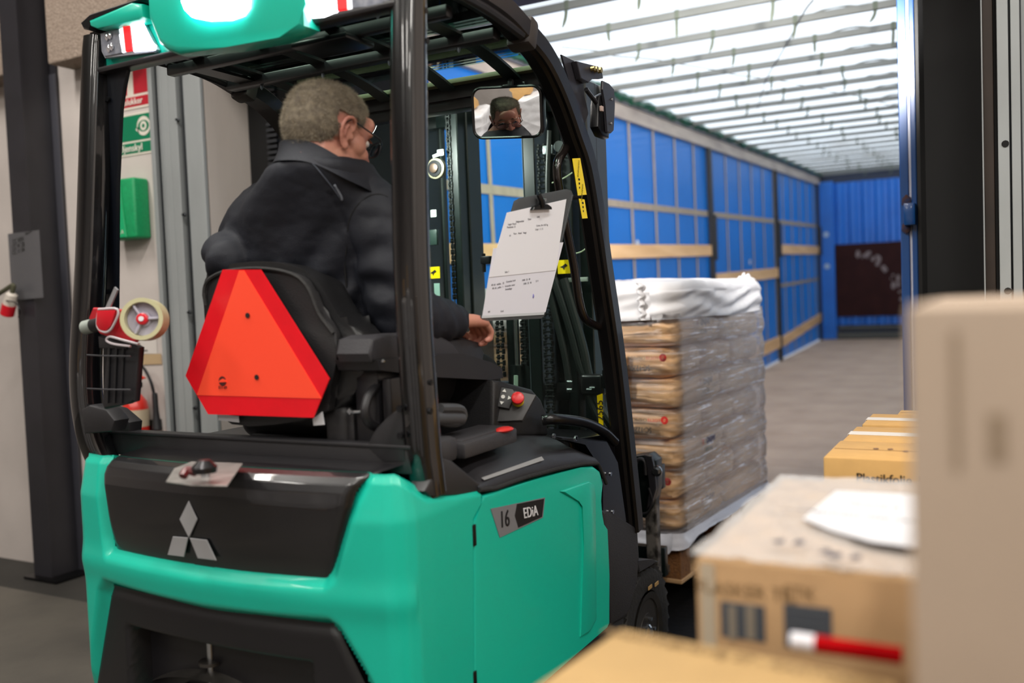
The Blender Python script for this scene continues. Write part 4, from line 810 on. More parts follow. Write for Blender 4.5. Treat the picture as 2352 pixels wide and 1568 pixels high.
for pts, r in (([(1272, 640), (1290, 690), (1312, 760), (1330, 830), (1345, 870), (1362, 930), (1400, 1000)], .016), ([(1295, 640), (1318, 720), (1340, 800), (1352, 860), (1370, 920), (1412, 985)], .016), ([(1258, 640), (1275, 720), (1298, 820), (1310, 900)], .013), ([(1262, 300), (1258, 420), (1262, 520), (1275, 640)], .009)):
    b = B(); b.tube(bez([P(*p, y=3.02) for p in pts], 6), r, 10); fp('hydraulic_hose', b, M('hose_black', '#0e1614', .45))
c = P(1365, 884, y=3.02); b = B(); b.box(c + V((-.045, -.03, -.035)), c + V((.045, .03, .04)), .012, 3); hc = fp('hose_clamp', b, blkp)
for q in ((1303, 876), (1303, 894), (1348, 894), (1355, 890)): cc = P(*q, y=2.985); b = B(); b.cyl(cc, cc + V((.02, 0, 0)), .005, n=8); fp('bolt', b, steel, hc)
b = B(); c = P(1393, 872, y=2.99); b.box(c + V((-.012, -.01, -.03)), c + V((0, .01, .035)), .001); fp('clamp_plate', b, dsteel, hc)
b = B(); c = P(1325, 642, y=3.05); b.box(c + V((-.05, 0, -.008)), c + V((.04, .01, .008)), .001); fp('hose_bracket', b, M('bracket_pale', '#9aa49a', .4, .3))
for (pp0, pp1) in ((((1268, 420), (1320, 393))), ((1318, 583), (1350, 568))):
    b = B(); b.tube(bez([P(*pp0, y=2.98), P((pp0[0] + pp1[0]) / 2, (pp0[1] + pp1[1]) / 2 + 3, y=2.98), P(*pp1, y=2.98)], 4), .0025, 5); fp('cable_tie', b, M('tie_pale', '#b8c8a8', .5))
for q, tx in (((982, 612, 1010, 640)), 0), (((1282, 596, 1309, 629)), 0):
    a, c = P(q[0], q[3], y=3.055), P(q[2], q[1], y=3.055); b = B(); b.box((a.x, 3.053, a.z), (c.x, 3.056, c.z)); yl = fp('warning_label', b, ylw, smooth=False)
    m_ = (a + c) / 2; b = B(); b.prism([m_ + V((-.015, -.003, .0)), m_ + V((-.004, -.003, .004)), m_ + V((.008, -.003, .012)), m_ + V((.016, -.003, .004)), m_ + V((.004, -.003, -.002)), m_ + V((.0, -.003, -.012)), m_ + V((-.004, -.003, -.003))], (0, -.0006, 0)); fp('pictogram', b, black, yl, smooth=False)
c = P(995, 490, y=3.05); b = B(); b.box(c + V((-.012, 0, -.014)), c + V((.014, .003, .014))); lab = fp('serial_label', b, M('label_pale', '#a8b4ae', .5), smooth=False); text('serial_number', '1006', .010, black, lab, c + V((0, -.0005, .0)), X_, Z_)
c = P(993, 545, y=3.06); b = B(); b.box(c + V((-.02, 0, -.03)), c + V((.02, .02, .03)), .002); fp('mast_block', b, M('block_green', '#22332e', .4))
c = P(1003, 662, y=3.04); b = B(); b.box(c + V((-.012, 0, -.03)), c + V((.014, .002, .02))); fp('panel_label', b, M('label_aqua', '#8fb0a4', .5), smooth=False)
c = P(1122, 606, y=3.0); b = B(); b.tube([c + V((-.02, 0, .04)), c + V((-.02, 0, -.03))], .008, 8); b.box(c + V((-.03, -.01, .0)), c + V((.01, .02, .03)), .004); fp('board_mount', b, blkp)
# carriage and forks
b = B(); b.box((-2.08, 3.50, .30), (-1.22, 3.54, .42), .004); b.box((-2.08, 3.50, .66), (-1.22, 3.54, .76), .004); carr = fp('fork_carriage', b, mastm)
def cq(px, py): return P(px, py, y=3.42)
b = B(); b.prism([cq(*p) for p in ((1452, 1048), (1490, 1043), (1506, 1058), (1508, 1120), (1498, 1165), (1480, 1190), (1455, 1185))], (0, .08, 0), .006, 2); cbk = fp('carriage_bracket', b, mastm, carr)
b = B(); b.prism([P(*p, y=3.40) for p in ((1482, 1042), (1500, 1046), (1506, 1075), (1510, 1120), (1500, 1158), (1488, 1168), (1498, 1120), (1492, 1070))], (0, -.02, 0), .003, 1); fp('bracket_plate', b, blkg, carr)
for q, r in (((1508, 1082), .014), ((1460, 1124), .010)): c = P(*q, y=3.39); b = B(); b.cyl(c, c + V((0, -.015, 0)), r, n=6); b.cyl(c + V((0, .01, 0)), c, r * 1.5, n=16); fp('bolt', b, steel, carr)
b = B(); b.tube(bez([P(*p, y=3.39) for p in ((1458, 1105), (1462, 1060), (1480, 1058), (1484, 1090))], 5), .008, 8); b.tube(bez([P(*p, y=3.38) for p in ((1470, 1180), (1488, 1175), (1498, 1150), (1490, 1120))], 5), .004, 6); fp('cable_loop', b, blk, carr)
for sx in (0, 1):
    xf = P(1499, 1200, y=3.46).x if sx == 0 else -2.0; w2 = .045
    w2 = .024 if sx == 0 else .045; xt = xf - .105 if sx == 0 else xf
    b = B(); b.box((xf - w2, 3.44, .235), (xf + w2, 3.485, .80), .004, 1); b.box((xt - .04, 3.44, .215), (xf + w2, 3.485, .26), .004, 1); b.hull([(xt + dx, y, z) for dx in (-.04, .04) for y, z in ((3.44, .215), (3.44, .255), (4.75, .215), (4.75, .228))]); fp('fork', b, M('fork_steel', '#2a2826', .5, .6, col2='#7a7570', vscale=22, vhard=.5), carr)
for x in (-2.0, -1.88, -1.76): b = B(); b.box((x - .01, 3.50, .755), (x + .01, 3.53, 1.0)); fp('backrest_bar', b, mastm, carr)
# ---- grab bar on the right front pillar
b = B(); b.tube(bez([P(*p, x=-1.165) for p in ((1306, 325), (1296, 345), (1282, 370), (1280, 400), (1284, 430), (1300, 520), (1318, 610), (1330, 690), (1342, 728), (1362, 745), (1382, 752))], 6), .0135, 12); fp('grab_bar', b, M('bar_brown_black', '#1b1514', .25, .3, coat=.5))
for pts in (((1314, 364), (1332, 363), (1347, 447), (1327, 449)), ((1329, 456), (1342, 458), (1349, 501), (1337, 502))):
    b = B(); b.prism([P(*p, x=-1.105) for p in pts], (.001, 0, 0)); s_ = fp('pillar_label', b, ylw, smooth=False); c = P((pts[0][0] + pts[2][0]) / 2, pts[2][1] - 25, x=-1.1035)
    for k in range(3): b = B(); b.ball(c + V((0, .001 * k, .013 - .012 * k)), (.0006, .008 - .002 * k, .004), sub=1); fp('pictogram', b, black, s_)
    text('fine_print', 'WARNING', .011, M('label_ink', '#8a7a00', .5), s_, c + V((.0004, -.003, .045)), V((0, -.25, -1)), V((0, 1, -.25)))
b = B(); b.prism([P(*p, y=2.88) for p in ((1371, 908), (1384, 903), (1386, 980), (1376, 985))], (0, .001, 0)); s_ = fp('glass_sticker', b, ylw, smooth=False)
text('handwriting', '2565', .036, black, s_, P(1378.5, 942, y=2.877), (0, 0, 1), (-1, 0, 0))
# ---- cab mirror
mc = P(1163, 258, y=2.42); 
def quad_round(w2, h2, r, n=6):
    o = []
    for cx_, cy_, a0 in ((w2 - r, h2 - r, 0), (-w2 + r, h2 - r, PI / 2), (-w2 + r, -h2 + r, PI), (w2 - r, -h2 + r, 1.5 * PI)):
        for k in range(n + 1): a = a0 + PI / 2 * k / n; o.append((cx_ + r * math.cos(a), cy_ + r * math.sin(a)))
    return o
FACE = V((-1.385, 1.885, 1.875))
nm = ((CAM - mc).normalized() + (FACE - mc).normalized()).normalized()
nm = (nm + V((-.03, 0, .035))).normalized()
xm = Z_.cross(nm).normalized(); ym = nm.cross(xm); 
rot_ = Matrix.Rotation(R(-4), 3, nm); xm = rot_ @ xm; ym = rot_ @ ym
w2, h2 = .105, .070
RC = 2.0
def mpt(a, c, o=0): return mc + xm * a + ym * c - nm * ((a * a + c * c) / (2 * RC) + o)
b = B(); ol = quad_round(w2, h2, .026); rings = []
for f in (1.0, .8, .6, .4, .2): rings.append([b.b.verts.new(mpt(a * f, c * f)) for a, c in ol])
ct = b.b.verts.new(mpt(0, 0)); n = len(ol)
for A_, C_ in zip(rings, rings[1:]):
    for k in range(n): b.b.faces.new((A_[k], A_[(k + 1) % n], C_[(k + 1) % n], C_[k]))
for k in range(n): b.b.faces.new((rings[-1][k], rings[-1][(k + 1) % n], ct))
mg = mesh_of(b, True, 180)
if mg.polygons[0].normal.dot(nm) < 0: mg.flip_normals()
mh = (lambda bb: (bb.prism([mc + xm * a + ym * c - nm * .008 for a, c in quad_round(w2 + .006, h2 + .006, .03)], -nm * .03, .008, 3), bb)[1])(B()); mh = fp('cab_mirror', mh, blkg)
obj('mirror_glass', mg, M('mirror_silver', '#e9ecee', .0, 1), mh)
b = B(); b.tube([mc + xm * a + ym * c - nm * .004 for a, c in quad_round(w2 + .003, h2 + .003, .028)], .0045, 6, closed=True); fp('mirror_rim', b, blkp, mh)
b = B(); b.tube([mc - nm * .03 + ym * .03, mc - nm * .05 + ym * .09, V((mc.x, 2.5, 2.09))], .010, 8); b.box((mc.x - .04, 2.47, 2.08), (mc.x + .04, 2.51, 2.10), .004); fp('mirror_arm', b, blkp, mh)
# ---- folded lamp bracket on the front corner
def bq_(px, py, x=-1.06): return P(px, py, x=x)
b = B(); b.prism([bq_(*p, -1.12) for p in ((1290, 125), (1335, 148), (1342, 220), (1352, 260), (1334, 310), (1328, 260))], (-.006, 0, 0), .001, 1); b.prism([bq_(*p, -1.10) for p in ((1325, 140), (1372, 152), (1382, 160), (1386, 180), (1362, 178), (1352, 190), (1335, 180))], (-.02, 0, 0), .002, 1); lbk = fp('lamp_bracket', b, M('bracket_dark', '#26252b', .45))
b = B(); b.prism([bq_(*p, -1.08) for p in ((1385, 185), (1400, 192), (1411, 205), (1413, 240), (1410, 300), (1404, 306), (1395, 302), (1391, 240), (1384, 205))], (-.008, 0, 0), .002, 1); fp('bracket_plate', b, MATS['bracket_dark'], lbk)
b = B(); b.prism([bq_(*p, -1.09) for p in ((1378, 220), (1392, 212), (1398, 305), (1400, 318), (1385, 312), (1374, 290), (1375, 240))], (-.03, 0, 0), .006, 2); fp('work_lamp', b, blkp, lbk)
b = B(); b.cyl(bq_(1346, 205, -1.1), bq_(1376, 245, -1.1), .007, n=8); fp('lamp_strut', b, blkg, lbk)
for q, r in (((1365, 160), .009), ((1374, 162), .009), ((1358, 158), .007)): c = bq_(*q, -1.097); b = B(); b.cyl(c, c + V((.012, 0, 0)), r, n=8); fp('terminal_bolt', b, M('brass', '#a08a50', .35, .8), lbk)
for q in ((1405, 228), (1403, 283)): c = bq_(*q, -1.078); b = B(); b.ball(c, .005, sub=1); fp('rivet', b, steel, lbk)
c = bq_(1379, 250, -1.085); b = B(); b.box(c - V((0, .008, .008)), c + V((.008, .008, .008)), .001); fp('connector', b, M('connector', '#b09a90', .5), lbk)

wl = V((-1.98, 2.64, 2.085)); wd_ = V((.28, 1, -.42)).normalized()  # unseen work lamp, added to brighten the front of the load
b = B(); b.cyl(wl - wd_ * .03, wl + wd_ * .02, .035, .045, 20); wk = fp('added_work_lamp', b, blkp); b = B(); b.cyl(wl + wd_ * .02, wl + wd_ * .024, .04, n=20); fp('lens', b, M_emit('added_work_lens', '#ffffff', 6), wk)
wll = area('added_work_lamp_light', wl + wd_ * .035, .07, .07, 7, (1, .98, .95), wd_.to_track_quat('-Z', 'Y').to_euler()); wll.data.spread = R(110)
# ============================================================ driver
per = thing('person', 'grey-haired person in glasses and dark jacket seated on the forklift, back turned', 'person', (-1.56, 1.98, 1.2))
def pp(name, b, m, parent=None, **k): return obj(name, b, m, parent or per, True, angle=180, **k)
# head frame: x = facing, y = left, z = up
HC = P(757, 306, t=2.235); HY, HP = R(90 - 17), R(16)
HM = Matrix.Translation(HC) @ Matrix.Rotation(HY, 4, 'Z') @ Matrix.Rotation(HP, 4, 'Y')
def hb(): return B()
def hx(b): bmesh.ops.transform(b.b, matrix=HM, verts=b.b.verts)
hd = B()
hd.ball((-.012, 0, .030), (.106, .083, .088)); hd.ball((-.040, 0, .008), (.078, .079, .080)); hd.ball((.030, 0, .020), (.068, .071, .075))
hd.ball((.034, 0, -.045), (.062, .062, .062)); hd.ball((.022, 0, -.078), (.066, .060, .045)); hd.ball((.062, 0, -.100), (.030, .032, .024)); hd.ball((.020, 0, -.10), (.05, .062, .035))
for s in (-1, 1):
    hd.ball((.070, s * .033, -.035), (.026, .026, .024)); hd.ball((.082, s * .030, .022), (.014, .026, .010)); hd.ball((.100, s * .012, -.042), (.012, .009, .009)); hd.ball((.008, s * .052, -.072), (.042, .022, .040))
    hd.ball((.045, s * .050, -.02), (.03, .022, .03))
hd.limb([(.092, 0, .012, .010), (.104, 0, -.010, .010), (.115, 0, -.036, .013)]); hd.ball((.088, 0, -.064), (.018, .026, .010)); hd.ball((.086, 0, -.076), (.017, .022, .008)); hd.ball((.086, 0, -.094), (.014, .02, .010))
hd.ball((.086, 0, .045), (.020, .05, .03))
for s in (-1, 1):
    ex, ey, ez = .002, s * .083, -.012
    pts = [V((ex - .006, ey - s * .006, ez - .034)), V((ex - .018, ey + s * .001, ez - .018)), V((ex - .026, ey + s * .010, ez + .006)), V((ex - .020, ey + s * .013, ez + .027)), V((ex - .002, ey + s * .010, ez + .034)), V((ex + .012, ey + s * .001, ez + .026)), V((ex + .012, ey - s * .004, ez + .008))]
    hd.tube(bez(pts, 5), .0052, 8); hd.ball((ex - .002, ey - s * .001, ez - .032), (.009, .005, .011)); hd.ball((ex - .008, ey - s * .002, ez), (.018, .004, .028)); hd.ball((ex + .011, ey - s * .003, ez - .006), (.006, .005, .010))
    hd.tube(bez([V((ex - .012, ey + s * .004, ez - .012)), V((ex - .012, ey + s * .006, ez + .008)), V((ex - .004, ey + s * .005, ez + .018))], 4), .0035, 6)
hd.limb([(-.018, 0, -.045, .068), (-.020, 0, -.08, .069), (-.018, 0, -.10, .066)]); hd.ball((-.062, 0, -.062), (.03, .05, .03)); hd.ball((-.070, 0, -.088), (.026, .048, .014))
hx(hd)
# torso, arms, hands, legs under the clothes
SHR, SHL = V((-1.375, 1.85, 1.715)), V((-1.755, 1.80, 1.725)); ELR = P(905, 758, x=-1.31) + V((0, 0, .03)); ELR = V((-1.315, 1.86, 1.41)); WR = P(1052, 738, t=2.40); HND = P(1078, 742, t=2.43)
ELL = P(524, 592, t=2.36); WL_ = V((-1.80, 2.20, 1.36))
bd_ = hd
bd_.limb([(-1.56, 1.93, 1.24, .13), (-1.56, 1.90, 1.42, .13), (-1.55, 1.86, 1.62, .12), (-1.50, 1.82, 1.76, .07)])
bd_.limb([(SHR.x - .03, SHR.y, SHR.z - .02, .03), (*ELR, .036), (*(ELR.lerp(WR, .5)), .032), (*WR, .025)]); bd_.limb([(SHL.x + .04, SHL.y, SHL.z - .03, .03), (*ELL, .036), (*(ELL.lerp(WL_, .5)), .032), (*WL_, .027)])
KR, KL = V((-1.40, 2.36, 1.22)), V((-1.74, 2.38, 1.20)); FR, FL = V((-1.38, 2.44, .74)), V((-1.76, 2.46, .74))
for s, k_, f_ in ((.09, KR, FR), (-.09, KL, FL)): bd_.limb([(-1.56 + s, 1.96, 1.24, .085), (*k_, .062), (*(k_.lerp(f_, .35)), .058), (*f_, .04)])
def hand(b, w, d, down, side, curl, hs=.9):                        # w wrist, d pointing direction, down = palm side, side = towards thumb
    d, down, side = V(d).normalized(), V(down).normalized(), V(side).normalized()
    mt = lambda a, c, e: w + (d * a + side * c + down * e) * hs
    for k, c in enumerate((-.030, -.010, .010, .028)):
        b.limb([(*mt(.0, c * .6, -.002), .020), (*mt(.045, c * .9, -.004), .0175), (*mt(.085, c, -.002), .0135)])
        L_ = (.036, .044, .046, .040)[k] * hs; a1 = curl * (.6 + .05 * k); p = mt(.088, c, .0); ang = a1; r_ = .0105
        for j, f in enumerate((1, .68, .5)):
            q = p + (d * math.cos(ang) + down * math.sin(ang)) * L_ * f; b.limb([(*p, r_), (*q, r_ * .9)]); p = q; r_ *= .9; ang += curl * .75
        
    b.limb([(*mt(.02, .02, .008), .017), (*mt(.05, .045, .018), .0125), (*mt(.075, .047, .035), .0115), (*mt(.098, .038, .048), .010)])
hand(bd_, WR + V((0, 0, .0)), (HND - WR) + V((.005, .05, -.002)), V((-.15, .25, -1)), V((-1, .15, 0)), 1.35)
hand(bd_, WL_, V((0, .9, -.1)), V((0, .2, -1)), V((1, 0, 0)), 1.1)
skin = M('skin', '#c08a74', .5, col2='#b9776a', vscale=14, sss=.12, bump=.08, bscale=160)
me = remesh(bd_, .0034, 4, .5); smooth_me(me, 180)
HI = HM.inverted()
def headloc(co):
    m = np.array(HI.to_3x3()); t = np.array(HI.translation); return co @ m.T + t
body = obj('body', me, skin, per)
# hair: close-cropped shell with short bristles
n = len(me.vertices); co = np.empty(n * 3, 'f'); me.vertices.foreach_get('co', co); co = co.reshape(-1, 3) + np.array(WL[body.name]); no = np.empty(n * 3, 'f'); me.vertex_normals.foreach_get('vector', no); no = no.reshape(-1, 3)
hl = headloc(co)
def hairmask(l):
    x, y, z = l[:, 0], l[:, 1], l[:, 2]; ay = np.abs(y)
    line = np.interp(x, [-.13, -.095, -.05, -.028, -.012, .02, .036, .075, .09, .12], [-.065, -.062, -.052, -.03, .018, .018, .015, .062, .075, .09])
    m = sst(-.008, .012, z - line) 
    temple = sst(.058, .040, x) * 1.0 + sst(.06, .085, z) * sst(.095, .075, x)
    m = m * np.clip(temple, 0, 1)
    ear = (ay > .078) & (np.abs(x + .004) < .03) & (np.abs(z + .012) < .042); m = np.where(ear | (l[:, 2] < -.09), 0, m)
    bald = np.exp(-(((x + .005) / .050) ** 2 + (y / .040) ** 2)) * (z > .08); return m, bald
hm, bald = hairmask(hl); hm = np.where(np.linalg.norm(hl, axis=1) < .17, hm, 0)
bm = bmesh.new(); bm.from_mesh(me); bm.verts.ensure_lookup_table()
keep = set(np.nonzero(hm > .25)[0].tolist()); dele = [v for v in bm.verts if v.index not in keep]
idx = [v.index for v in bm.verts if v.index in keep]; bmesh.ops.delete(bm, geom=dele, context='VERTS')
hv = np.array(idx); off = (.001 + .0035 * hm[hv] * (1 - .9 * bald[hv]))[:, None] + .0012 * fbm(hl[hv], 90, 3)[:, None] * (1 - bald[hv])[:, None]; newp = co[hv] + no[hv] * off
for v, q in zip(bm.verts, newp): v.co = q
hairm = M('hair_grey', '#5f564b', .85, col2='#8a7f6c', vscale=55, bump=.6, bscale=500)
hme = bpy.data.meshes.new('h'); bm.to_mesh(hme); bm.free(); smooth_me(hme, 180); hair = obj('hair', hme, hairm, per)
rng = np.random.default_rng(3); c_ = rng.choice(hv, 26000); c_ = c_[rng.random(len(c_)) > bald[c_] * .85]
nv = []; nf = []
gdir = np.array((HM.to_3x3() @ V((.25, 0, -.55))))
for q in c_:
    p = co[q] + rng.normal(0, .0016, 3); d = no[q] * .8 + gdir * .7 + rng.normal(0, .28, 3); d /= np.linalg.norm(d); L_ = (.008 + .007 * rng.random()) * (.5 + .5 * hm[q]); s_ = np.cross(d, rng.normal(0, 1, 3)); s_ /= np.linalg.norm(s_); s_ *= .00042
    k = len(nv); nv += [p - s_, p + s_, p + d * L_]; nf.append((k, k + 1, k + 2))
fm = bpy.data.meshes.new('bristle'); fm.from_pydata([tuple(v) for v in nv], [], nf); bristle = obj('bristles', fm, M('bristle_grey', '#7d7464', .7, col2='#a79c88', vscale=60), hair); tag(bristle, kind='stuff')
# eyes, brows, glasses
for s in (-1, 1):
    b = B(); b.ball((.083, s * .031, .000), (.0125, .0125, .011)); hx(b); e = pp('eye', b, M('eye_white', '#d8d0c8', .2)); b = B(); b.ball((.0945, s * .031, -.003), (.002, .005, .005), sub=2); hx(b); pp('iris', b, M('iris_dark', '#2a3038', .1), e)
    b = B(); b.tube([V((.097, s * .014, .022)), V((.100, s * .03, .026)), V((.090, s * .048, .021))], [.003, .004, .0025], 8); hx(b); pp('eyebrow', b, M('brow_grey', '#7a6c5c', .9))
    b = B(); b.grid(lambda i, j: V((.0845 + .0135 * math.sin(j * PI * .5), 0, 0)) + V((0, s * (.018 + .026 * i), .011 - .008 * j + .004 * math.sin(i * PI))), 8, 4); hx(b); pp('eyelid', b, skin)
b = B(); b.tube([V((.1035, -.02, -.070)), V((.1055, 0, -.0705)), V((.1035, .02, -.070))], .0018, 6); hx(b); pp('mouth_line', b, M('lip_line', '#7d4036', .6))
fr = B()
for s in (-1, 1):
    pts = []
    for a in np.linspace(0, 2 * PI, 25)[:-1]:
        ca, sa = math.cos(a), math.sin(a); r_ = 1 / (abs(ca) ** 3 + abs(sa) ** 3) ** (1 / 3)
        pts.append(V((.118 - .006 * abs(ca * r_ * .026 + .035) / .06, s * (.035 + .026 * ca * r_), -.006 + .0185 * sa * r_)))
    fr.tube(pts, .0014, 6, closed=True)
    fr.tube([V((.113, s * .062, .004)), V((.095, s * .079, .008)), V((.05, s * .083, .014)), V((.0, s * .088, .020)), V((-.016, s * .084, .006)), V((-.022, s * .080, -.008))], [.0022, .0022, .002, .002, .002, .003], 8)
fr.tube([V((.118, -.010, .002)), V((.121, 0, .004)), V((.118, .010, .002))], .0016, 6); hx(fr); g_ = pp('glasses', fr, M('glasses_frame', '#16181f', .3)); 
for s in (-1, 1):
    b = B(); pts = [HM @ V((.1165, s * (.035 + .024 * math.cos(a)), -.006 + .017 * math.sin(a))) for a in np.linspace(0, 2 * PI, 20)[:-1]]; b.prism(pts, (HM.to_3x3() @ V((.0006, 0, 0)))); pp('lens', b, M_glass('lens', '#eef3fb', .03, .02), g_)
# ---- jacket
j = B()
RG = [(-1.60, 1.93, 1.20, .02, .02), (-1.60, 1.93, 1.205, .20, .15), (-1.60, 1.945, 1.34, .232, .160), (-1.60, 1.925, 1.46, .243, .165), (-1.59, 1.90, 1.57, .243, .160), (-1.57, 1.87, 1.65, .230, .150), (-1.545, 1.835, 1.70, .205, .137), (-1.51, 1.81, 1.745, .160, .132), (-1.485, 1.79, 1.775, .132, .124), (-1.474, 1.785, 1.80, .118, .116), (-1.474, 1.785, 1.802, .01, .01)]
def torso(i, k):
    q = k * (len(RG) - 1); n0 = min(int(q), len(RG) - 2); f = q - n0; u, v = RG[n0], RG[n0 + 1]; c = [u[m] + (v[m] - u[m]) * f for m in range(5)]; a = 2 * PI * i; ca, sa = math.cos(a), math.sin(a); e = .86
    return V((c[0] + c[3] * math.copysign(abs(ca) ** e, ca), c[1] + c[4] * math.copysign(abs(sa) ** e, sa), c[2]))
g0 = []
NR, NT = 60, 80
vv = [[j.b.verts.new(torso(a / NT, r / NR)) for r in range(NR + 1)] for a in range(NT)]
for a in range(NT):
    for r in range(NR): j.b.faces.new((vv[a][r], vv[(a + 1) % NT][r], vv[(a + 1) % NT][r + 1], vv[a][r + 1]))
j.b.faces.new([vv[a][0] for a in range(NT)]); j.b.faces.new([vv[a][NR] for a in range(NT)][::-1])
j.limb([(-1.45, 1.835, 1.70, .085), (-1.382, 1.85, 1.68, .088), (-1.335, 1.86, 1.58, .086), (ELR.x, ELR.y, ELR.z + .02, .075), (*(ELR.lerp(WR, .35) + V((0, 0, .01))), .066), (*(ELR.lerp(WR, .7)), .054), (*WR.lerp(ELR, .07), .043)])
j.limb([(-1.68, 1.825, 1.70, .085), (-1.74, 1.83, 1.655, .088), (-1.80, 1.86, 1.60, .078), (ELL.x, ELL.y, ELL.z + .0, .062), (*(ELL.lerp(WL_, .45)), .065), (*WL_.lerp(ELL, .1), .044)])
jm = remesh(j, .0065, 36, .7)
def folds(co, no):
    x, y, z = co.T; d = .006 + .0035 * fbm(co, 7, 1) + .0018 * fbm(co * np.array([1, 1, 1.8]), 22, 2)
    # drag folds from the right armpit across the back, and rings on the sleeves
    a = (x + 1.42) * .75 - (z - 1.50) * .66; w_ = np.exp(-((x + 1.47) / .10) ** 2 - ((z - 1.50) / .16) ** 2); d += w_ * .008 * np.sin(a * 75 + 2 * fbm(co, 6, 5))
    ar = np.exp(-((x + 1.32) / .05) ** 2 - ((z - 1.50) / .13) ** 2); d += ar * .009 * np.sin((z * .85 + y * .5) * 95 + 2 * fbm(co, 7, 6))
    fo = np.exp(-((x + 1.30) / .07) ** 2 - ((z - 1.40) / .07) ** 2) * sst(1.86, 1.92, y); d += fo * .006 * np.sin(y * 120 + z * 40 + 2 * fbm(co, 8, 7))
    ls = np.exp(-((x + 1.82) / .07) ** 2 - ((z - 1.58) / .10) ** 2); d += ls * .008 * np.sin((z * 1.0 - x * .8) * 110 + 2 * fbm(co, 7, 8))
    # armhole seam groove
    seam = np.exp(-((x + 1.385 + (z - 1.6) * .12) / .006) ** 2) * (z > 1.42) * (z < 1.72) * (y < 1.84); d -= seam * .004
    yoke = np.exp(-((z - 1.30) / .008) ** 2); return co + no * d[:, None]
shape_me(jm, folds); smooth_me(jm, 180)
jkm = M('jacket_navy', '#0a0f1c', .66, bump=.12, bscale=260, var=.1, vscale=5)
jk = obj('jacket', jm, jkm, per)
# collar: an open band round the neck, folded at the back
NB = HC + V((-.022, -.004, -.090)); b = B(); fw = V((.35, .93, 0)).normalized(); sd_ = Z_.cross(fw).normalized()
def col(i, k):
    a = 2 * PI * i; c_, s_ = math.cos(a), math.sin(a); r_ = 1 + .16 * (1 - k) ** 1.5
    return NB + fw * (c_ * .118 * r_ + .016) + sd_ * (s_ * .112 * r_) + V((0, 0, .050 * k - .040 - .060 * c_ - .006 * abs(s_) + .003 * math.sin(a * 5 + 1)))
b.grid(lambda i, k: col(i, k), 60, 8); b.grid(lambda i, k: NB + (col(i, 1 - k) - NB) * .95 + V((0, 0, .0 if k > 0 else .0015)), 60, 8)
cl = obj('collar', mesh_of(b, True, 180), jkm, jk)
def onjacket(px, py):                                     # nearest jacket point seen along a line
    from mathutils.bvhtree import BVHTree
    global JB
    if 'JB' not in globals():
        o_ = np.empty(len(jm.vertices) * 3, 'f'); jm.vertices.foreach_get('co', o_); o_ = o_.reshape(-1, 3) + np.array(WL[jk.name]); JB = BVHTree.FromPolygons([tuple(v) for v in o_], [tuple(p.vertices) for p in jm.polygons])
    d = (P(px, py, t=1) - CAM).normalized(); h = JB.ray_cast(CAM, d); return h[0] - d * .0015 if h[0] else None
sp = [onjacket(*q) for q in ((718, 375), (735, 395), (752, 416), (768, 436), (783, 458))]; sp = [s for s in sp if s]
if len(sp) > 2: b = B(); b.tube(bez(sp, 3), [.0012] * 6 + [.0028] * 20 if False else .0016, 6); pp('reflective_seam', b, M('seam_grey', '#4a505c', .5), jk)
sp = [onjacket(*q) for q in ((890, 452), (868, 446), (845, 452), (822, 470), (806, 496), (799, 530), (796, 570), (792, 610), (797, 660), (806, 700))]; sp = [s for s in sp if s]
if len(sp) > 2: b = B(); b.tube(bez([s_ + (s_ - CAM).normalized() * .003 for s_ in sp], 4), .0026, 6); pp('sleeve_seam', b, M('seam_dark', '#04050a', .8), jk)
sp = [onjacket(*q) for q in ((768, 424), (776, 438), (784, 452), (785, 460))]; sp = [s for s in sp if s]
if len(sp) > 2: b = B(); b.tube(bez(sp, 3), .003, 6); pp('seam_tab', b, M('seam_pale', '#6a707a', .4), jk)
d = (WR - ELR).normalized(); cw_ = WR.lerp(ELR, .06); b = B(); b.lathe([(.043, -.012), (.045, 0), (.043, .012)], cw_, d, 24); pp('cuff', b, jkm, jk)
# ---- trousers, shoes
t_ = B()
for s, k_, f_ in ((.09, KR, FR), (-.09, KL, FL)): t_.limb([(-1.56 + s, 1.95, 1.25, .11), (*(V((-1.56 + s, 1.95, 1.25)).lerp(k_, .5)), .095), (*k_, .078), (*(k_.lerp(f_, .4)), .075), (*f_, .062)])
t_.ball((-1.56, 1.93, 1.27), (.17, .14, .12))
tm = remesh(t_, .009, 6, .5); shape_me(tm, lambda co, no: co + no * (.005 * fbm(co, 10, 4) + .003 * np.sin(co[:, 2] * 90 + 3 * fbm(co, 7, 5)) * sst(1.15, .9, co[:, 2]))[:, None]); smooth_me(tm, 180)
obj('trousers', tm, M('trousers_black', '#0f0f12', .8, bump=.1, bscale=300), per)
for f_ in (FR, FL): b = B(); b.ball(f_ + V((0, .05, -.05)), (.048, .13, .05)); b.box(f_ + V((-.05, -.08, -.11)), f_ + V((.05, .18, -.085)), .01); pp('shoe', b, blk)
b = B(); b.box((-2.1, 2.25, .60), (-1.18, 2.66, .632), .004); fp('footwell_floor', b, rubber)
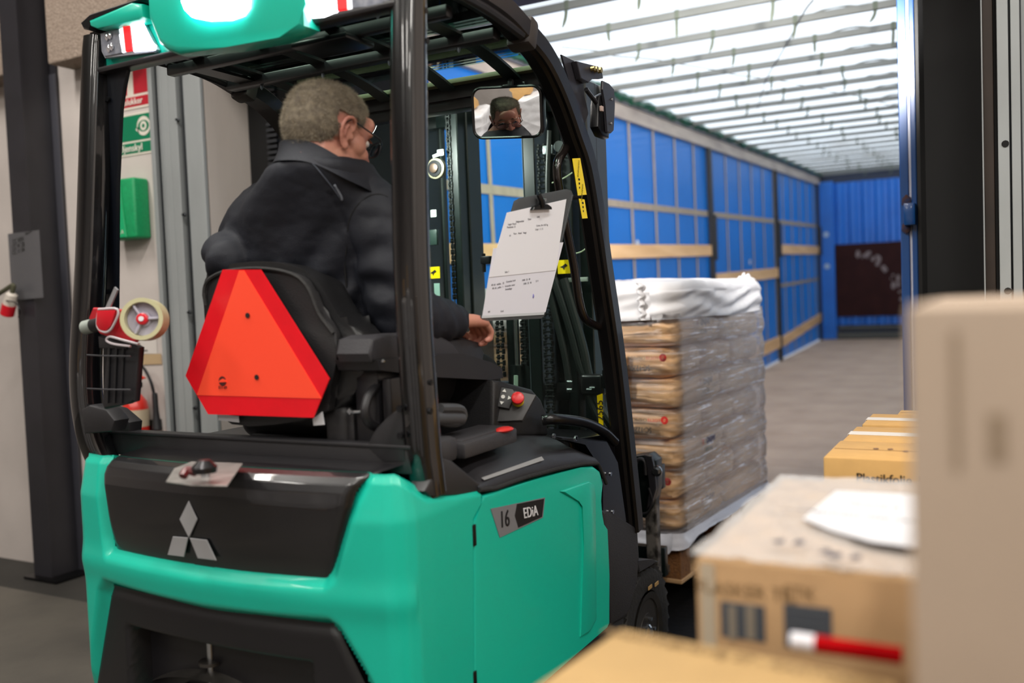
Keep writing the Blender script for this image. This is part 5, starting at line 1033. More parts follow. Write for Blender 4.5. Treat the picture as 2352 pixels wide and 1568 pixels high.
# ============================================================ the load on the forks
LA = R(4.3); LO = V((-1.262, 3.835, 0)); LV = V((math.sin(LA), math.cos(LA), 0)); LU = V((-math.cos(LA), math.sin(LA), 0))
def lm(u, v, z): return LO + LU * u + LV * v + V((0, 0, z))
LMT = Matrix.Translation(LO) @ Matrix((LU, LV, V((0, 0, 1)))).transposed().to_4x4()
LW_, LD = 1.14, 1.26
plank = M('pallet_wood', '#b8946a', .75, col2='#8f6c48', vscale=14, bump=.25, bscale=50); blockm = M('pallet_block', '#7a4e24', .9, col2='#5c3a1c', vscale=70, bump=.6, bscale=120)
def make_pallet(mt, z0, label, W_=1.14, D_=1.24, group=None, bh=.075):
    zb_ = z0 + .02 + bh
    t = thing('pallet', label, 'pallet', mt @ V((W_ / 2, D_ / 2, z0)), group)
    def part(nm, lo, hi, m, bev=.003):
        b = B(); b.box(lo, hi, bev, 1, mt); return obj(nm, b, m, t, smooth=False)
    for v in (0, D_ / 2 - .05, D_ - .10):
        part('bottom_board', (0, v, z0), (W_, v + .10, z0 + .02), plank) if False else None
    for u in (0, W_ / 2 - .05, W_ - .10): part('bottom_board', (u, 0, z0), (u + .10, D_, z0 + .02), plank)
    for u in (0, W_ / 2 - .06, W_ - .12):
        for v in (0, D_ / 2 - .06, D_ - .12): part('block', (u + .004, v + .004, z0 + .02), (u + .11, v + .116, zb_), blockm, .002)
    for v in (0, D_ / 2 - .05, D_ - .10): part('stringer_board', (0, v, zb_), (W_, v + .10, zb_ + .02), plank)
    for k in range(7): v = k * (D_ - .11) / 6; part('deck_board', (0, v, zb_ + .02), (W_, v + .11, zb_ + .042), plank)
    return t
make_pallet(LMT, .165, 'raised wooden pallet on the fork tines under the wrapped sacks', LW_, LD - .01, None, .145)
make_pallet_z = .235
bagm = M('kraft_paper', '#eec08a', .5, col2='#e0ae76', vscale=6, bump=.35, bscale=12, spec=.5, stretch=(1, 1, 2.5))
ZB, LH = .385, .1375
def bag_mesh(a, c, h, seed):                              # pillow: half sizes a, c, h
    b = B(); bmesh.ops.create_cube(b.b, size=2); bmesh.ops.subdivide_edges(b.b, edges=b.b.edges[:], cuts=13, use_grid_fill=True)
    rng = random.Random(seed); o = V((rng.random() * 9, rng.random() * 9, rng.random() * 9))
    for v in b.b.verts:
        p = v.co; n = 7; s = (abs(p.x) ** n + abs(p.y) ** n + abs(p.z) ** n) ** (1 / n); q = p / s
        e = max(abs(q.x), abs(q.y)); taper = 1 - .22 * max(0, (e - .82) / .18) ** 1.6
        q = V((q.x * a, q.y * c, q.z * h * taper)); k = .006 * noise.noise(q * 7 + o) + .004 * noise.noise(q * 22 + o); ed = max(0, abs(p.x) - .8) + max(0, abs(p.y) - .8)
        k += .010 * ed / .2 * noise.noise(V((q.x * 14, q.y * 14, q.z * 34)) + o) + (.016 * noise.noise(V((q.x * 30, q.y * 30, q.z * 50)) + o) - .006 if abs(p.x) > .78 and abs(p.y) > .78 else 0); v.co = q + q.normalized() * k
    return mesh_of(b, True, 60)
BM = [[bag_mesh(.281, .205, .0695, s) for s in (1, 2, 3)], [bag_mesh(.186, .310, .0695, s) for s in (4, 5, 6)]]
logo_r = M('logo_red', '#c62a26', .5); inkb = M('bag_ink', '#3c342e', .6); inkblue = M('ink_blue', '#2c3560', .6); inkor = M('ink_orange', '#b5482c', .6)
HT = [LU * -1, V((0, 0, -1))]
def front_text(t, u_right, z, full=True):                  # print on the front face, upside down as the sack lies
    xd, yd = LU, V((0, 0, -1)); o = lambda u, dz: lm(u, -.0105, z + dz)
    c = o(u_right + .040, .028); n_ = LV * -1
    b = B(); b.disk(c + n_ * .001, .0175, n_, .0006, 20); obj('logo_disc', b, logo_r, t); b = B(); b.tube([c + n_ * .0022 + V((0, 0, .006 * math.sin(a))) + LU * .004 * math.cos(a) for a in np.linspace(0, 2 * PI, 12)[:-1]], .001, 4, closed=True); obj('logo_mark', b, M('kraft_pale', '#d8b080', .6), t)
    text('lettering', 'LOTTE', .0185, logo_r, t, o(u_right + .091, .027) + n_ * .001, xd * 1, yd, sx=1.1, bold=.0005)
    if full: text('lettering', 'CHEMICAL', .0185, inkb, t, o(u_right + .168, .026) + n_ * .001, xd, yd, sx=1.0, bold=.0005)
    if full: text('lettering', 'SC-1220U', .036, inkb, t, o(u_right + .158, -.018) + n_ * .001, xd, yd, sx=.74, bold=.0008)
fm_ = 0; sacks = []
for L_ in range(8):
    z = ZB + LH * (L_ + .5); A_ = L_ % 2 == 1            # text layers: 1, 3, 5, 7 from the bottom
    sh_u = [0, .012, -.012, .01, -.006, .012, 0, .0][L_]; sh_v = [0, .01, 0, -.008, .004, 0, .006, 0][L_]
    cells = [(a, c) for c in range(3) for a in range(2)] if A_ else [(a, c) for c in range(2) for a in range(3)]
    for a, c in cells:
        me_ = BM[0 if A_ else 1][(a + c + L_) % 3]; uu = (.285 + .57 * a) if A_ else (.19 + .38 * a); vv = (.21 + .42 * c) if A_ else (.315 + .63 * c)
        o = bpy.data.objects.new('sack', me_); COL.objects.link(o); o.location = lm(uu + sh_u, vv + sh_v, z); o.rotation_euler = (0, 0, -LA + random.uniform(-.008, .008)); WL[o.name] = o.location.copy()
        if not me_.materials: me_.materials.append(bagm)
        nth = ['bottom', 'second', 'third', 'fourth', 'fifth', 'sixth', 'seventh', 'top'][L_]
        if a == 0 and c == 0:
            if L_ == 7: lbl = 'brown paper sack at the near right corner of the top layer under the white sheet'
            elif A_: lbl = 'brown sack with red and black lettering at near right corner, %s layer from the bottom' % nth
            else: lbl = 'plain brown sack at the near right corner of the pallet load, %s layer' % nth
            tag(o, lbl, 'sack', 'brown paper sacks on the pallet')
            ob_w = o.location
            if A_ and L_ < 7:
                o.rotation_euler = (0, 0, -LA); bpy.context.view_layer.update()
                mark = len(COL.objects); before = set(COL.objects.keys())
                front_text(None, sh_u, z)
                for nm in set(COL.objects.keys()) - before:
                    q = COL.objects[nm]; q.location += LV * (sh_v - .0); wm = q.matrix_world.copy(); q.parent = o; q.matrix_parent_inverse = o.matrix_world.inverted()
            if not A_:
                o.rotation_euler = (0, 0, -LA); bpy.context.view_layer.update(); before = set(COL.objects.keys())
                xd, yd = -LV, V((0, 0, -1)); nx = LU * -1
                text('side_lettering', 'OH', .05, inkor, None, lm(-.006 - sh_u * 0 + sh_u, .27, z + .025), -xd, -yd, sx=.8) if False else None
                text('side_lettering', 'DNIJWI', .042, inkblue, None, lm(sh_u - .007, .36, z + .03), LV, V((0, 0, 1)), sx=.8)
                text('side_lettering', 'X', .042, inkor, None, lm(sh_u - .007, .26, z + .03), LV, V((0, 0, 1)), sx=.8)
                text('side_lettering', 'COTTOU', .024, M('ink_teal', '#3a5a60', .6), None, lm(sh_u - .007, .33, z - .012), LV, V((0, 0, 1)), sx=.9)
                for nm in set(COL.objects.keys()) - before: q = COL.objects[nm]; q.parent = o; q.matrix_parent_inverse = o.matrix_world.inverted()
        else: tag(o, 'brown paper sack, %s layer, %s row, %s column of the load' % (nth, ('near', 'middle', 'far')[c] if A_ else ('near', 'far')[c], (('right', 'left') if A_ else ('right', 'middle', 'left'))[a]), 'sack', 'brown paper sacks, %s layer' % nth)
# stretch film round the sides
m = bpy.data.materials.new('stretch_film'); m.use_nodes = True; nt = m.node_tree; L = nt.links.new; nt.nodes.remove(nt.nodes['Principled BSDF'])
N = nt.nodes.new; tc = N('ShaderNodeTexCoord'); mp = N('ShaderNodeMapping'); mp.inputs['Rotation'].default_value = (R(14), 0, 0); mp.inputs['Scale'].default_value = (1, 1.6, 26)
n1 = N('ShaderNodeTexNoise'); n1.inputs['Scale'].default_value = 2.2; n1.inputs['Detail'].default_value = 7; n1.inputs['Distortion'].default_value = .4
L(tc.outputs['Object'], mp.inputs[0]); L(mp.outputs[0], n1.inputs[0])
rp = N('ShaderNodeValToRGB'); rp.color_ramp.elements[0].position = .54; rp.color_ramp.elements[0].color = (0, 0, 0, 1); rp.color_ramp.elements[1].position = .72; rp.color_ramp.elements[1].color = (.45, .45, .45, 1); L(n1.outputs[0], rp.inputs[0])
bp = N('ShaderNodeBump'); bp.inputs['Strength'].default_value = .9; bp.inputs['Distance'].default_value = .012; L(n1.outputs[0], bp.inputs['Height'])
tr_ = N('ShaderNodeBsdfTransparent'); tr_.inputs[0].default_value = (.93, .93, .95, 1); gl_ = N('ShaderNodeBsdfGlossy'); gl_.inputs['Roughness'].default_value = .18; gl_.inputs[0].default_value = (1, 1, 1, 1); L(bp.outputs[0], gl_.inputs['Normal'])
df = N('ShaderNodeBsdfDiffuse'); df.inputs[0].default_value = lin('#d2c8c4'); L(bp.outputs[0], df.inputs['Normal'])
lw_ = N('ShaderNodeLayerWeight'); lw_.inputs['Blend'].default_value = .3
ad = N('ShaderNodeMath'); ad.operation = 'MULTIPLY_ADD'; L(lw_.outputs['Facing'], ad.inputs[0]); ad.inputs[1].default_value = 1.3; L(rp.outputs[0], ad.inputs[2])
fa = N('ShaderNodeMath'); fa.operation = 'MULTIPLY'; fa.use_clamp = True; L(ad.outputs[0], fa.inputs[0]); fa.inputs[1].default_value = .5
mpw = N('ShaderNodeMapping'); mpw.inputs['Rotation'].default_value = (R(11), 0, 0); mpw.inputs['Scale'].default_value = (2, 2.2, 42); L(tc.outputs['Object'], mpw.inputs[0]); n2 = N('ShaderNodeTexNoise'); n2.inputs['Scale'].default_value = 2; n2.inputs['Detail'].default_value = 8; n2.inputs['Roughness'].default_value = .65; L(mpw.outputs[0], n2.inputs[0])
rw = N('ShaderNodeValToRGB'); rw.color_ramp.elements[0].position = .57; rw.color_ramp.elements[0].color = (0, 0, 0, 1); rw.color_ramp.elements[1].position = .68; rw.color_ramp.elements[1].color = (.8, .8, .8, 1); L(n2.outputs[0], rw.inputs[0]); dw = N('ShaderNodeBsdfDiffuse'); dw.inputs[0].default_value = lin('#e6e4ea')   # white streaks painted in for the shine on the film's creases
mx1 = N('ShaderNodeMixShader'); L(fa.outputs[0], mx1.inputs[0]); L(tr_.outputs[0], mx1.inputs[1]); L(df.outputs[0], mx1.inputs[2])
fr_ = N('ShaderNodeFresnel'); fr_.inputs[0].default_value = 1.4; L(bp.outputs[0], fr_.inputs['Normal']); mxw = N('ShaderNodeMixShader'); wf_ = N('ShaderNodeMath'); wf_.operation = 'MULTIPLY'; wf_.use_clamp = True; wf2 = N('ShaderNodeMath'); wf2.operation = 'MULTIPLY_ADD'; L(lw_.outputs['Facing'], wf2.inputs[0]); wf2.inputs[1].default_value = 2.6; wf2.inputs[2].default_value = .12; L(rw.outputs[0], wf_.inputs[0]); L(wf2.outputs[0], wf_.inputs[1]); L(wf_.outputs[0], mxw.inputs[0]); L(mx1.outputs[0], mxw.inputs[1]); L(dw.outputs[0], mxw.inputs[2])
mx2 = N('ShaderNodeMixShader'); L(fr_.outputs[0], mx2.inputs[0]); L(mxw.outputs[0], mx2.inputs[1]); L(gl_.outputs[0], mx2.inputs[2])
L(mx2.outputs[0], nt.nodes['Material Output'].inputs[0]); film = m
def perim(i, W_=LW_, D_=LD, r=.06):                       # rounded rectangle outline, from near right corner
    per_ = [(r, -.0), (W_ - r, 0), (W_, r), (W_, D_ - r), (W_ - r, D_), (r, D_), (0, D_ - r), (0, r)]
    segs = []; 
    for k in range(8): a = V(per_[k]); c = V(per_[(k + 1) % 8]); segs.append((a, c, (c - a).length * (1.0 if k % 2 == 0 else 1.25)))
    tot = sum(s[2] for s in segs); d = i * tot
    for k, (a, c, l) in enumerate(segs):
        if d <= l + 1e-9:
            f = d / l
            if k % 2 == 0: t = (c - a).normalized(); return a.lerp(c, f), V((t.y, -t.x))
            ctr = {1: V((W_ - r, r)), 3: V((W_ - r, D_ - r)), 5: V((r, D_ - r)), 7: V((r, r))}[k]; a0 = math.atan2(a.y - ctr.y, a.x - ctr.x); ang = a0 + f * PI / 2; n_ = V((math.cos(ang), math.sin(ang))); return ctr + n_ * r, n_
        d -= l
    return segs[0][0], V((0, -1))
def filmp(i, j):
    p, n_ = perim(i % 1.0); z = .36 + (1.36 - .36) * j; ph = (z - ZB) / LH; bulge = .004 + .012 * abs(math.sin(ph * PI)) ** .6
    w_ = .004 * noise.noise(V((i * 40 + z * 8, z * 30, 2))) + .003 * noise.noise(V((i * 12, z * 60 + i * 30, 5)))
    off = bulge + w_ + .004; q = lm(p.x + n_.x * off, p.y + n_.y * off, z); return q
b = B(); b.grid(filmp, 360, 130); fo_ = obj('stretch_film', b, film, None, True, 180); tag(fo_, 'clear wrinkled stretch film wound around the stacked brown sacks', 'plastic film')
# white woven cover sheet on top with gathered corner
whs = M('woven_sheet', '#cfcccd', .55, bump=.25, bscale=700, var=.03, vscale=4)
def cover(i, j):
    p, n_ = perim(i % 1.0, r=.10); zt2 = 1.495
    s_ = i % 1.0; 
    if j < .45:                                          # skirt
        k = j / .45; zb = 1.335 + .02 * noise.noise(V((i * 9, 1, 1))) - .03 * (1 if .02 < s_ < .2 else 0) * sst(.03, .09, np.array(s_)); z = zb + (zt2 - .035 - zb) * k
        off = .020 + .009 * noise.noise(V((i * 16, z * 34 + i * 30, 4))) + .007 * math.sin(z * 75 + 5 * noise.noise(V((i * 10, z * 5, 7)))) + .004 * noise.noise(V((i * 90, z * 14, 4)))
        return lm(p.x + n_.x * off, p.y + n_.y * off, float(z))
    k = (j - .45) / .55; f = 1 - (1 - math.cos(min(1, k * 3) * PI / 2)) * .05 - max(0, k - 1 / 3) * 1.5 * .95; cx_, cy_ = LW_ / 2, LD / 2; z = zt2 - .035 + .03 * math.sin(min(1, k * 3) * PI / 2) + .035 * math.sin(min(1, k) * PI / 2) + .008 * noise.noise(V((p.x * f * 7, p.y * f * 7, 2))) + .006 * noise.noise(V((p.x * 20 * f, p.y * 14, 8)))
    off = .018 * max(0, f); return lm(cx_ + (p.x + n_.x * off - cx_) * f, cy_ + (p.y + n_.y * off - cy_) * f, z)
b = B(); b.grid(cover, 320, 50); cs = obj('cover_sheet', b, whs, None, True, 180); tag(cs, 'white woven plastic sheet covering the top of the sack stack', 'cover sheet')
b = B(); rng = random.Random(5)
def ruffle(i, j): z = 1.335 + .165 * i; return lm(.135 + .06 * i - .05 * (i) + .006 * math.sin(i * 26) + .026 * (j - .5), -.030 - .014 * math.sin(j * PI) + .003 * math.sin(i * 40 + j * 2), z)
b.grid(ruffle, 60, 5); b.grid(lambda i, j: ruffle(i, j) + LV * .006, 60, 5); obj('gathered_seam', b, whs, cs, True, 180)
b = B()
def knot(i, j): return lm(.04 + .10 * i, LD - .06 + .10 * j, 1.512 + .03 * math.sin(i * PI) * math.sin(j * PI) * (1 + .5 * math.sin(i * 25)) - .006)
b.grid(knot, 20, 10); obj('tied_corner', b, whs, cs, True, 180)
# white slip sheet hanging out below the sacks
def slip(i, j):
    p, n_ = perim(i % 1.0, r=.03); s_ = i % 1.0; near = math.exp(-(min(abs(s_ - 0), abs(s_ - 1)) / .022) ** 2); ln = .035 + .012 * noise.noise(V((i * 12, 3, 1))) + .035 * near + (.02 if .0 < s_ < .23 else 0)
    z = .392 - j * ln; off = .012 + .020 * j + .008 * noise.noise(V((i * 50, j * 2, 4))) * (j + .3); return lm(p.x + n_.x * off, p.y + n_.y * off, z)
b = B(); b.grid(slip, 300, 8); b.box((.01, .01, .376), (LW_ - .01, LD - .01, .384), mt=LMT); ss = obj('slip_sheet', b, M('slip_white', '#b4b4bc', .3, bump=.2, bscale=30), None, True, 180); tag(ss, 'white plastic slip sheet hanging out between the sacks and the pallet', 'slip sheet')
a = lm(.285, -.03, 1.0); b = B(); q = [P(*p, y=3.80) for p in ((1381, 803), (1431, 800), (1440, 903), (1388, 905))]
b.prism(q, (0, .0015, 0)); sl = obj('document_pouch', b, M('pouch_white', '#c8cad6', .3), None, False); tag(sl, 'white document pouch with red corner stuck on the wrapped front of the load', 'label')
b = B(); q = [P(*p, y=3.798) for p in ((1381, 803), (1389, 803), (1393, 835), (1384, 836))]; b.prism(q, (0, .001, 0)); obj('red_corner', b, redp, sl, False)

# ============================================================ things hung in the cab
cbm = M_glass('clear_acrylic', '#eef2f4', .12, .03, .22, '#8f9296')
q = [P(1192, 455, t=2.47), P(1300, 434, t=2.64), P(1312, 440, t=2.66), P(1314, 452, t=2.66), P(1250, 722, t=2.58), P(1242, 730, t=2.57), P(1108, 737, t=2.42), P(1104, 728, t=2.42), P(1182, 462, t=2.46)]
nrm_ = (q[2] - q[0]).cross(q[6] - q[0]).normalized(); nrm_ = nrm_ if nrm_.y < 0 else -nrm_
cbt = thing('clipboard', 'clear acrylic clipboard holding two printed sheets beside the grab bar', 'clipboard', (q[0] + q[4]) / 2)
def flat(name, pts, m, lift, th=.0006, parent=cbt):
    o_, e1 = q[0], (q[2] - q[0]).normalized(); out = []
    for px, py in pts:
        d = P(px, py, t=1) - CAM; t_ = (o_ - CAM).dot(nrm_) / d.dot(nrm_); out.append(CAM + d * t_ + nrm_ * lift)
    b = B(); b.prism(out, nrm_ * th); return obj(name, b, m, parent, smooth=False), out
bo, _ = flat('board', [(1192, 455), (1300, 434), (1310, 437), (1315, 448), (1250, 722), (1242, 731), (1108, 737), (1103, 728), (1180, 462)], cbm, 0, .003)
flat('board_edge', [(1105, 724), (1248, 716), (1246, 722), (1104, 730)], M('acrylic_edge', '#c9ced4', .15), .003, .002, bo)
s2_, o2 = flat('paper_sheet', [(1130, 570), (1291, 556), (1250, 716), (1105, 724)], M('paper_a', '#e2e3ee', .6), .0042)
s2_['label'] = 'lower printed delivery list'
s1_, o1 = flat('paper_sheet', [(1160, 488), (1297, 457), (1272, 620), (1119, 636)], M('paper_b', '#eaebf2', .6), .0056); s1_['label'] = 'upper printed sheet lapping over the lower one'
def on_board(px, py, lift): d = P(px, py, t=1) - CAM; t_ = (q[0] - CAM).dot(nrm_) / d.dot(nrm_); return CAM + d * t_ + nrm_ * lift
exx = (on_board(1290, 610, 0) - on_board(1120, 636, 0)).normalized(); eyy = nrm_.cross(exx); eyy = eyy if eyy.z > 0 else -eyy
for (px, py, s_, sh, l) in ((1190, 508, 'Følgeseddel', s1_, .0064), (1172, 514, 'Lager Nord', s1_, .0064), (1170, 521, 'Postboks 12', s1_, .0064), (1212, 503, 'Dato', s1_, .0064), (1232, 498, '1042', s1_, .0064), (1241, 517, 'Ordre 30-1187 kg', s1_, .0064), (1234, 526, 'Linje 1  2  3', s1_, .0064), (1190, 535, 'Vare   Antal   Vægt', s1_, .0064), (1167, 541, '10', s1_, .0064), (1160, 624, 'Side 1', s1_, .0064), (1140, 652, '40 stk  sække   25', s2_, .005), (1205, 642, '1000  25  40', s2_, .005), (1140, 660, '40 stk  paller  1', s2_, .005), (1208, 650, '1000  25  40', s2_, .005), (1170, 645, 'Granulat hvid', s2_, .005), (1168, 655, 'Granulat natur', s2_, .005), (1165, 663, 'Emballage', s2_, .005), (1230, 645, '12 4', s2_, .005), (1120, 715, 'Ialt', s2_, .005), (1150, 714, 'Kvit', s2_, .005)):
    text('print', s_, .0075, M('print_grey', '#6a6a72', .7), sh, on_board(px, py, l), exx, eyy)
b = B(); c = on_board(1221, 679, .0052); b.ball(c, (.004, .002, .007), sub=1); obj('stamp', b, M('stamp_violet', '#8a86c0', .7), s2_)
b = B(); cc = on_board(1234, 478, .008); b.prism([on_board(1212, 482, .006), on_board(1216, 474, .006), on_board(1228, 470, .006), on_board(1247, 468, .006), on_board(1256, 474, .006), on_board(1257, 480, .006)], nrm_ * .012, .002, 1); b.tube([on_board(1235, 474, .016), on_board(1232, 460, .018), on_board(1228, 446, .014)], [.010, .008, .007], 8); obj('bulldog_clip', b, blkp, cbt)
b = B(); b.cyl(on_board(1240, 458, .004), on_board(1240, 458, .02), .005, n=12); obj('clip_rivet', b, steel, cbt)
b = B(); b.cyl(on_board(1242, 470, -.002), on_board(1242, 470, -.03) , .012, n=12); b.tube([on_board(1242, 470, -.03), V((-1.15, 2.56, 1.75)), V((-1.148, 2.62, 1.76))], .007, 8); obj('holder_arm', b, blkg, cbt)
# black bin tied to the left rear post and the tape dispenser in it
def lp(px, py, y=1.60): return P(px, py, y=y)
b = B(); c = [lp(242, 790), lp(302, 790), lp(318, 800, 1.56), lp(310, 922, 1.56), lp(300, 930), lp(233, 938)]
b.prism([lp(q_[0], q_[1], 1.535) for q_ in ((246, 788), (306, 790), (319, 797), (309, 922), (290, 928), (238, 940), (233, 925))], (0, .02, 0), .006, 2); hb_ = obj('parts_bin', b, M('bin_black', '#17171b', .45, bump=.1, bscale=300)); tag(hb_, 'black plastic bin tied to the left rear post with cable ties', 'bin')
for px in (252, 268, 284): b = B(); b.tube([lp(px, 795, 1.533), lp(px - 5, 925, 1.533)], .0035, 6); obj('bin_rib', b, MATS['bin_black'], hb_)
for y_ in (815, 892): b = B(); b.tube([lp(200, y_, 1.6), lp(240, y_ + 2, 1.522), lp(300, y_ + 3, 1.522)], .0022, 5); obj('cable_tie', b, M('tie_dark', '#3a3a3e', .4), hb_)
b = B(); b.prism([lp(222, 935, 1.62), lp(240, 925, 1.62), lp(280, 935, 1.62), lp(300, 960, 1.62), lp(292, 985, 1.62), lp(230, 990, 1.62)], (0, -.05, 0), .008, 2); obj('bin_foot', b, MATS['crossbar_grey'], hb_)
td = thing('tape_dispenser', 'red tape gun with a roll of clear packing tape above the black bin', 'tape dispenser', lp(290, 760, 1.55))
YT = 1.50; n_ = V((.52, -.85, .08)).normalized(); tc_ = P(331, 733, y=YT)
b = B(); b.lathe([(.040, 0), (.050, 0), (.050, .048), (.040, .048)], tc_ - n_ * .03, n_, 40)
bmesh.ops.delete(b.b, geom=[f for f in b.b.faces if len(f.verts) > 10], context='FACES'); ro = [V(tc_ - n_ * .03)]
a_ = n_.orthogonal().normalized(); d_ = n_.cross(a_); r0 = [b.b.verts.new(tc_ - n_ * .03 + (a_ * math.cos(2 * PI * k / 40) + d_ * math.sin(2 * PI * k / 40)) * .040) for k in range(40)]; r1 = [b.b.verts.new(tc_ + n_ * .018 + (a_ * math.cos(2 * PI * k / 40) + d_ * math.sin(2 * PI * k / 40)) * .040) for k in range(40)]
for k in range(40): b.b.faces.new((r0[k], r0[(k + 1) % 40], r1[(k + 1) % 40], r1[k]))
obj('tape_roll', b, M('tape_cream', '#b9b590', .3, sss=0), td)
b = B(); b.lathe([(.036, -.002), (.039, -.002), (.039, .0), (.036, .0)], tc_ - n_ * .0, n_, 32)
for k in range(3): a = k * 2.094 + .4; d2 = a_ * math.cos(a) + d_ * math.sin(a); b.obox(tc_ + n_ * .004 + d2 * .020, .038, .018, .006, d2, n_, .002)
b.lathe([(.018, -.004), (.018, .006)], tc_, n_, 20); obj('hub_spokes', b, M('hub_pale', '#a9a6b4', .4), td)
b = B(); b.lathe([(.0135, .0), (.0135, .016), (.011, .018)], tc_, n_, 24); kn = obj('hub_knob', b, redp, td); b = B(); b.lathe([(.006, .017), (.006, .022)], tc_, n_, 16); obj('hub_bolt', b, M('bolt_white', '#dcdce0', .3), kn)
b = B(); b.prism([P(*p, y=1.54) for p in ((222, 706), (270, 708), (296, 712), (330, 770), (316, 790), (270, 776), (238, 766), (212, 730))], (0, -.012, 0), .003, 1); obj('frame', b, M('frame_red', '#b01a26', .4), td)
b = B(); b.prism([P(*p, y=1.515) for p in ((226, 712), (270, 712), (258, 748), (246, 760), (232, 758), (224, 745))], (0, -.006, 0), .003, 2); obj('cover_plate', b, redp, td)
b = B(); b.tube(bez([P(*p, y=1.512) for p in ((226, 710), (271, 711), (260, 748), (246, 762), (230, 758), (223, 745), (225, 718))], 4), .003, 6, closed=False); b.tube(bez([P(*p, y=1.515) for p in ((318, 790), (280, 780), (252, 773), (245, 782), (262, 790), (300, 795))], 4), .003, 6); obj('frame_trim', b, M('trim_pale', '#c0b8bc', .4), td)
b = B(); b.cyl(P(196, 752, y=1.54), P(222, 745, y=1.54), .018, n=18); obj('roller', b, M('roller_pale', '#8f9690', .5), td); b = B(); b.cyl(P(216, 747, y=1.54), P(234, 742, y=1.54), .019, n=18); obj('roller_cap', b, blk, td)
b = B(); b.tube([P(246, 712, y=1.53), P(268, 662, y=1.53)], .0055, 8, prof=[(1.2, .4), (-1.2, .4), (-1.2, -.4), (1.2, -.4)]); obj('cutter_arm', b, M('cutter_grey', '#a8a8ac', .3, .5), td)
b = B(); b.prism([P(*p, y=1.56) for p in ((248, 770), (318, 788), (312, 800), (250, 798))], (0, -.03, 0), .004, 2); obj('handle_neck', b, blk, td)
# ============================================================ cartons on the right, foreground last
def carton(lo, hi, m, label=None, group=None, name='carton', rot=0, piv=None, tape=None, flap=True, parent=None):
    lo, hi = V(lo), V(hi); piv = V(piv) if piv is not None else (lo + hi) / 2
    mt = Matrix.Translation(piv) @ Matrix.Rotation(rot, 4, 'Z') @ Matrix.Translation(-piv); ob = B(); ob.box(lo, hi, .004, 2, mt); o = obj(name, ob, m, parent, smooth=True)
    tag(o, label, 'carton', group)
    if flap:
        b = B(); ym = (lo.y + hi.y) / 2; b.box((lo.x + .006, ym - .0015, hi.z - .002), (hi.x - .006, ym + .0015, hi.z + .0006), mt=mt); obj('flap_gap', b, M('gap_brown', '#6a4a2a', .9), o)
        for xx in (lo.x + .035, hi.x - .035): pass
    if tape:
        b = B(); ym = (lo.y + hi.y) / 2; b.box((lo.x - .001, ym - .03, hi.z + .0004), (hi.x + .001, ym + .03, hi.z + .0012), mt=mt); b.box((lo.x - .0012, ym - .03, hi.z - .06), (lo.x - .0004, ym + .03, hi.z + .001), mt=mt); obj('packing_tape', b, tape, o)
    return o, mt
tapec = M('tape_white', '#e8dccb', .25); cy = M('yellow_cardboard', '#c69a5c', .75, var=.05, vscale=25)
IDT = Matrix()
# row of single stacks going away towards the trailer
rows_ = [(2.285, 2.545, 1.04, -.388, 'nearest'), (2.575, 2.84, 1.036, -.386, 'second'), (2.93, 3.18, 1.03, -.382, 'third')]
for k, (y0, y1, zt2, x0, nth) in enumerate(rows_):
    lab = {0: 'yellow carton with dark lettering on its front, top of the nearest stack beyond the film-covered carton', 1: 'yellow carton with pale tape, top of the second stack of the row towards the trailer', 2: 'yellow carton with pale tape, top of the third stack, closest to the trailer'}[k]
    if k == 0: lab = 'yellow carton with dark front lettering, top of the nearest stack towards the trailer'
    o, mt = carton((x0, y0, zt2 - .28), (x0 + .36, y1, zt2), cy, lab, 'cartons in a row towards the trailer', tape=tapec if k else None)
    o2_, _ = carton((x0 + .005, y0, zt2 - .585), (x0 + .36, y1, zt2 - .285), cy, 'middle yellow carton of the %s stack in the row' % nth, 'cartons in a row towards the trailer', flap=False)
    carton((x0 + .002, y0, .139), (x0 + .36, y1, zt2 - .59), cy, 'bottom yellow carton of the %s stack, standing on the pallet' % nth, 'cartons in a row towards the trailer', flap=False)
    if k == 0:
        text('lettering', 'Plastikfolie 10 kg', .030, M('brown_ink', '#3a2810', .7), o, ((x0 + .17), y0 - .0012, zt2 - .046), X_, Z_, sx=.95, bold=.001)
        for q in ((2012, 1030), (2045, 1031), (2080, 1036)): c = P(*q, z=zt2 + .001); b = B(); b.ball(c, (.008, .012, .0006), sub=1); obj('ink_mark', b, M('grey_brown_ink', '#7a5a44', .8), o)
b = B(); o, mt = carton((-.31, 3.19, .74), (-.05, 3.33, 1.025), cy, 'small yellow carton at the far end of the row by the blue post', None, tape=None); carton((-.31, 3.19, .139), (-.05, 3.33, .735), cy, 'tall yellow carton under the small one at the far end of the row', None, flap=False)
make_pallet(Matrix.Translation(V((-.40, 2.27, 0))), 0, 'wooden pallet on the floor under the row of yellow cartons', .42, 1.08)
# carton with film, paper and dark print
b_x0, b_x1, b_y0, b_y1, b_zt = -.335, .16, 1.072, 1.585, 1.125
o, mt = carton((b_x0, b_y0, .80), (b_x1, b_y1, b_zt), card2, 'large pale carton with dark window print, film and a white paper on its lid', None, rot=R(0)); big = o
for k, (z0, z1) in enumerate(((.47, .795), (.139, .465))): carton((b_x0 + .004, b_y0, z0), (b_x1, b_y1, z1), card2, ('pale carton directly under the film-covered carton', 'bottom pale carton under the film-covered carton')[k], None, flap=False)
make_pallet(Matrix.Translation(V((b_x0 - .01, b_y0 - .01, 0))), 0, 'wooden pallet on the floor under the stack of pale cartons', .50, .53)
def fq(px, py, off=.001): return P(px, py, y=b_y0 - off)
b = B(); b.box((fq(1608, 1300).x, b_y0 - .001, .83), (fq(1640, 1300).x, b_y0, b_zt - .004)); obj('edge_tape', b, M('greyish_tape', '#c0b4a0', .5), big)
pr = M('dark_print', '#4b525c', .6)
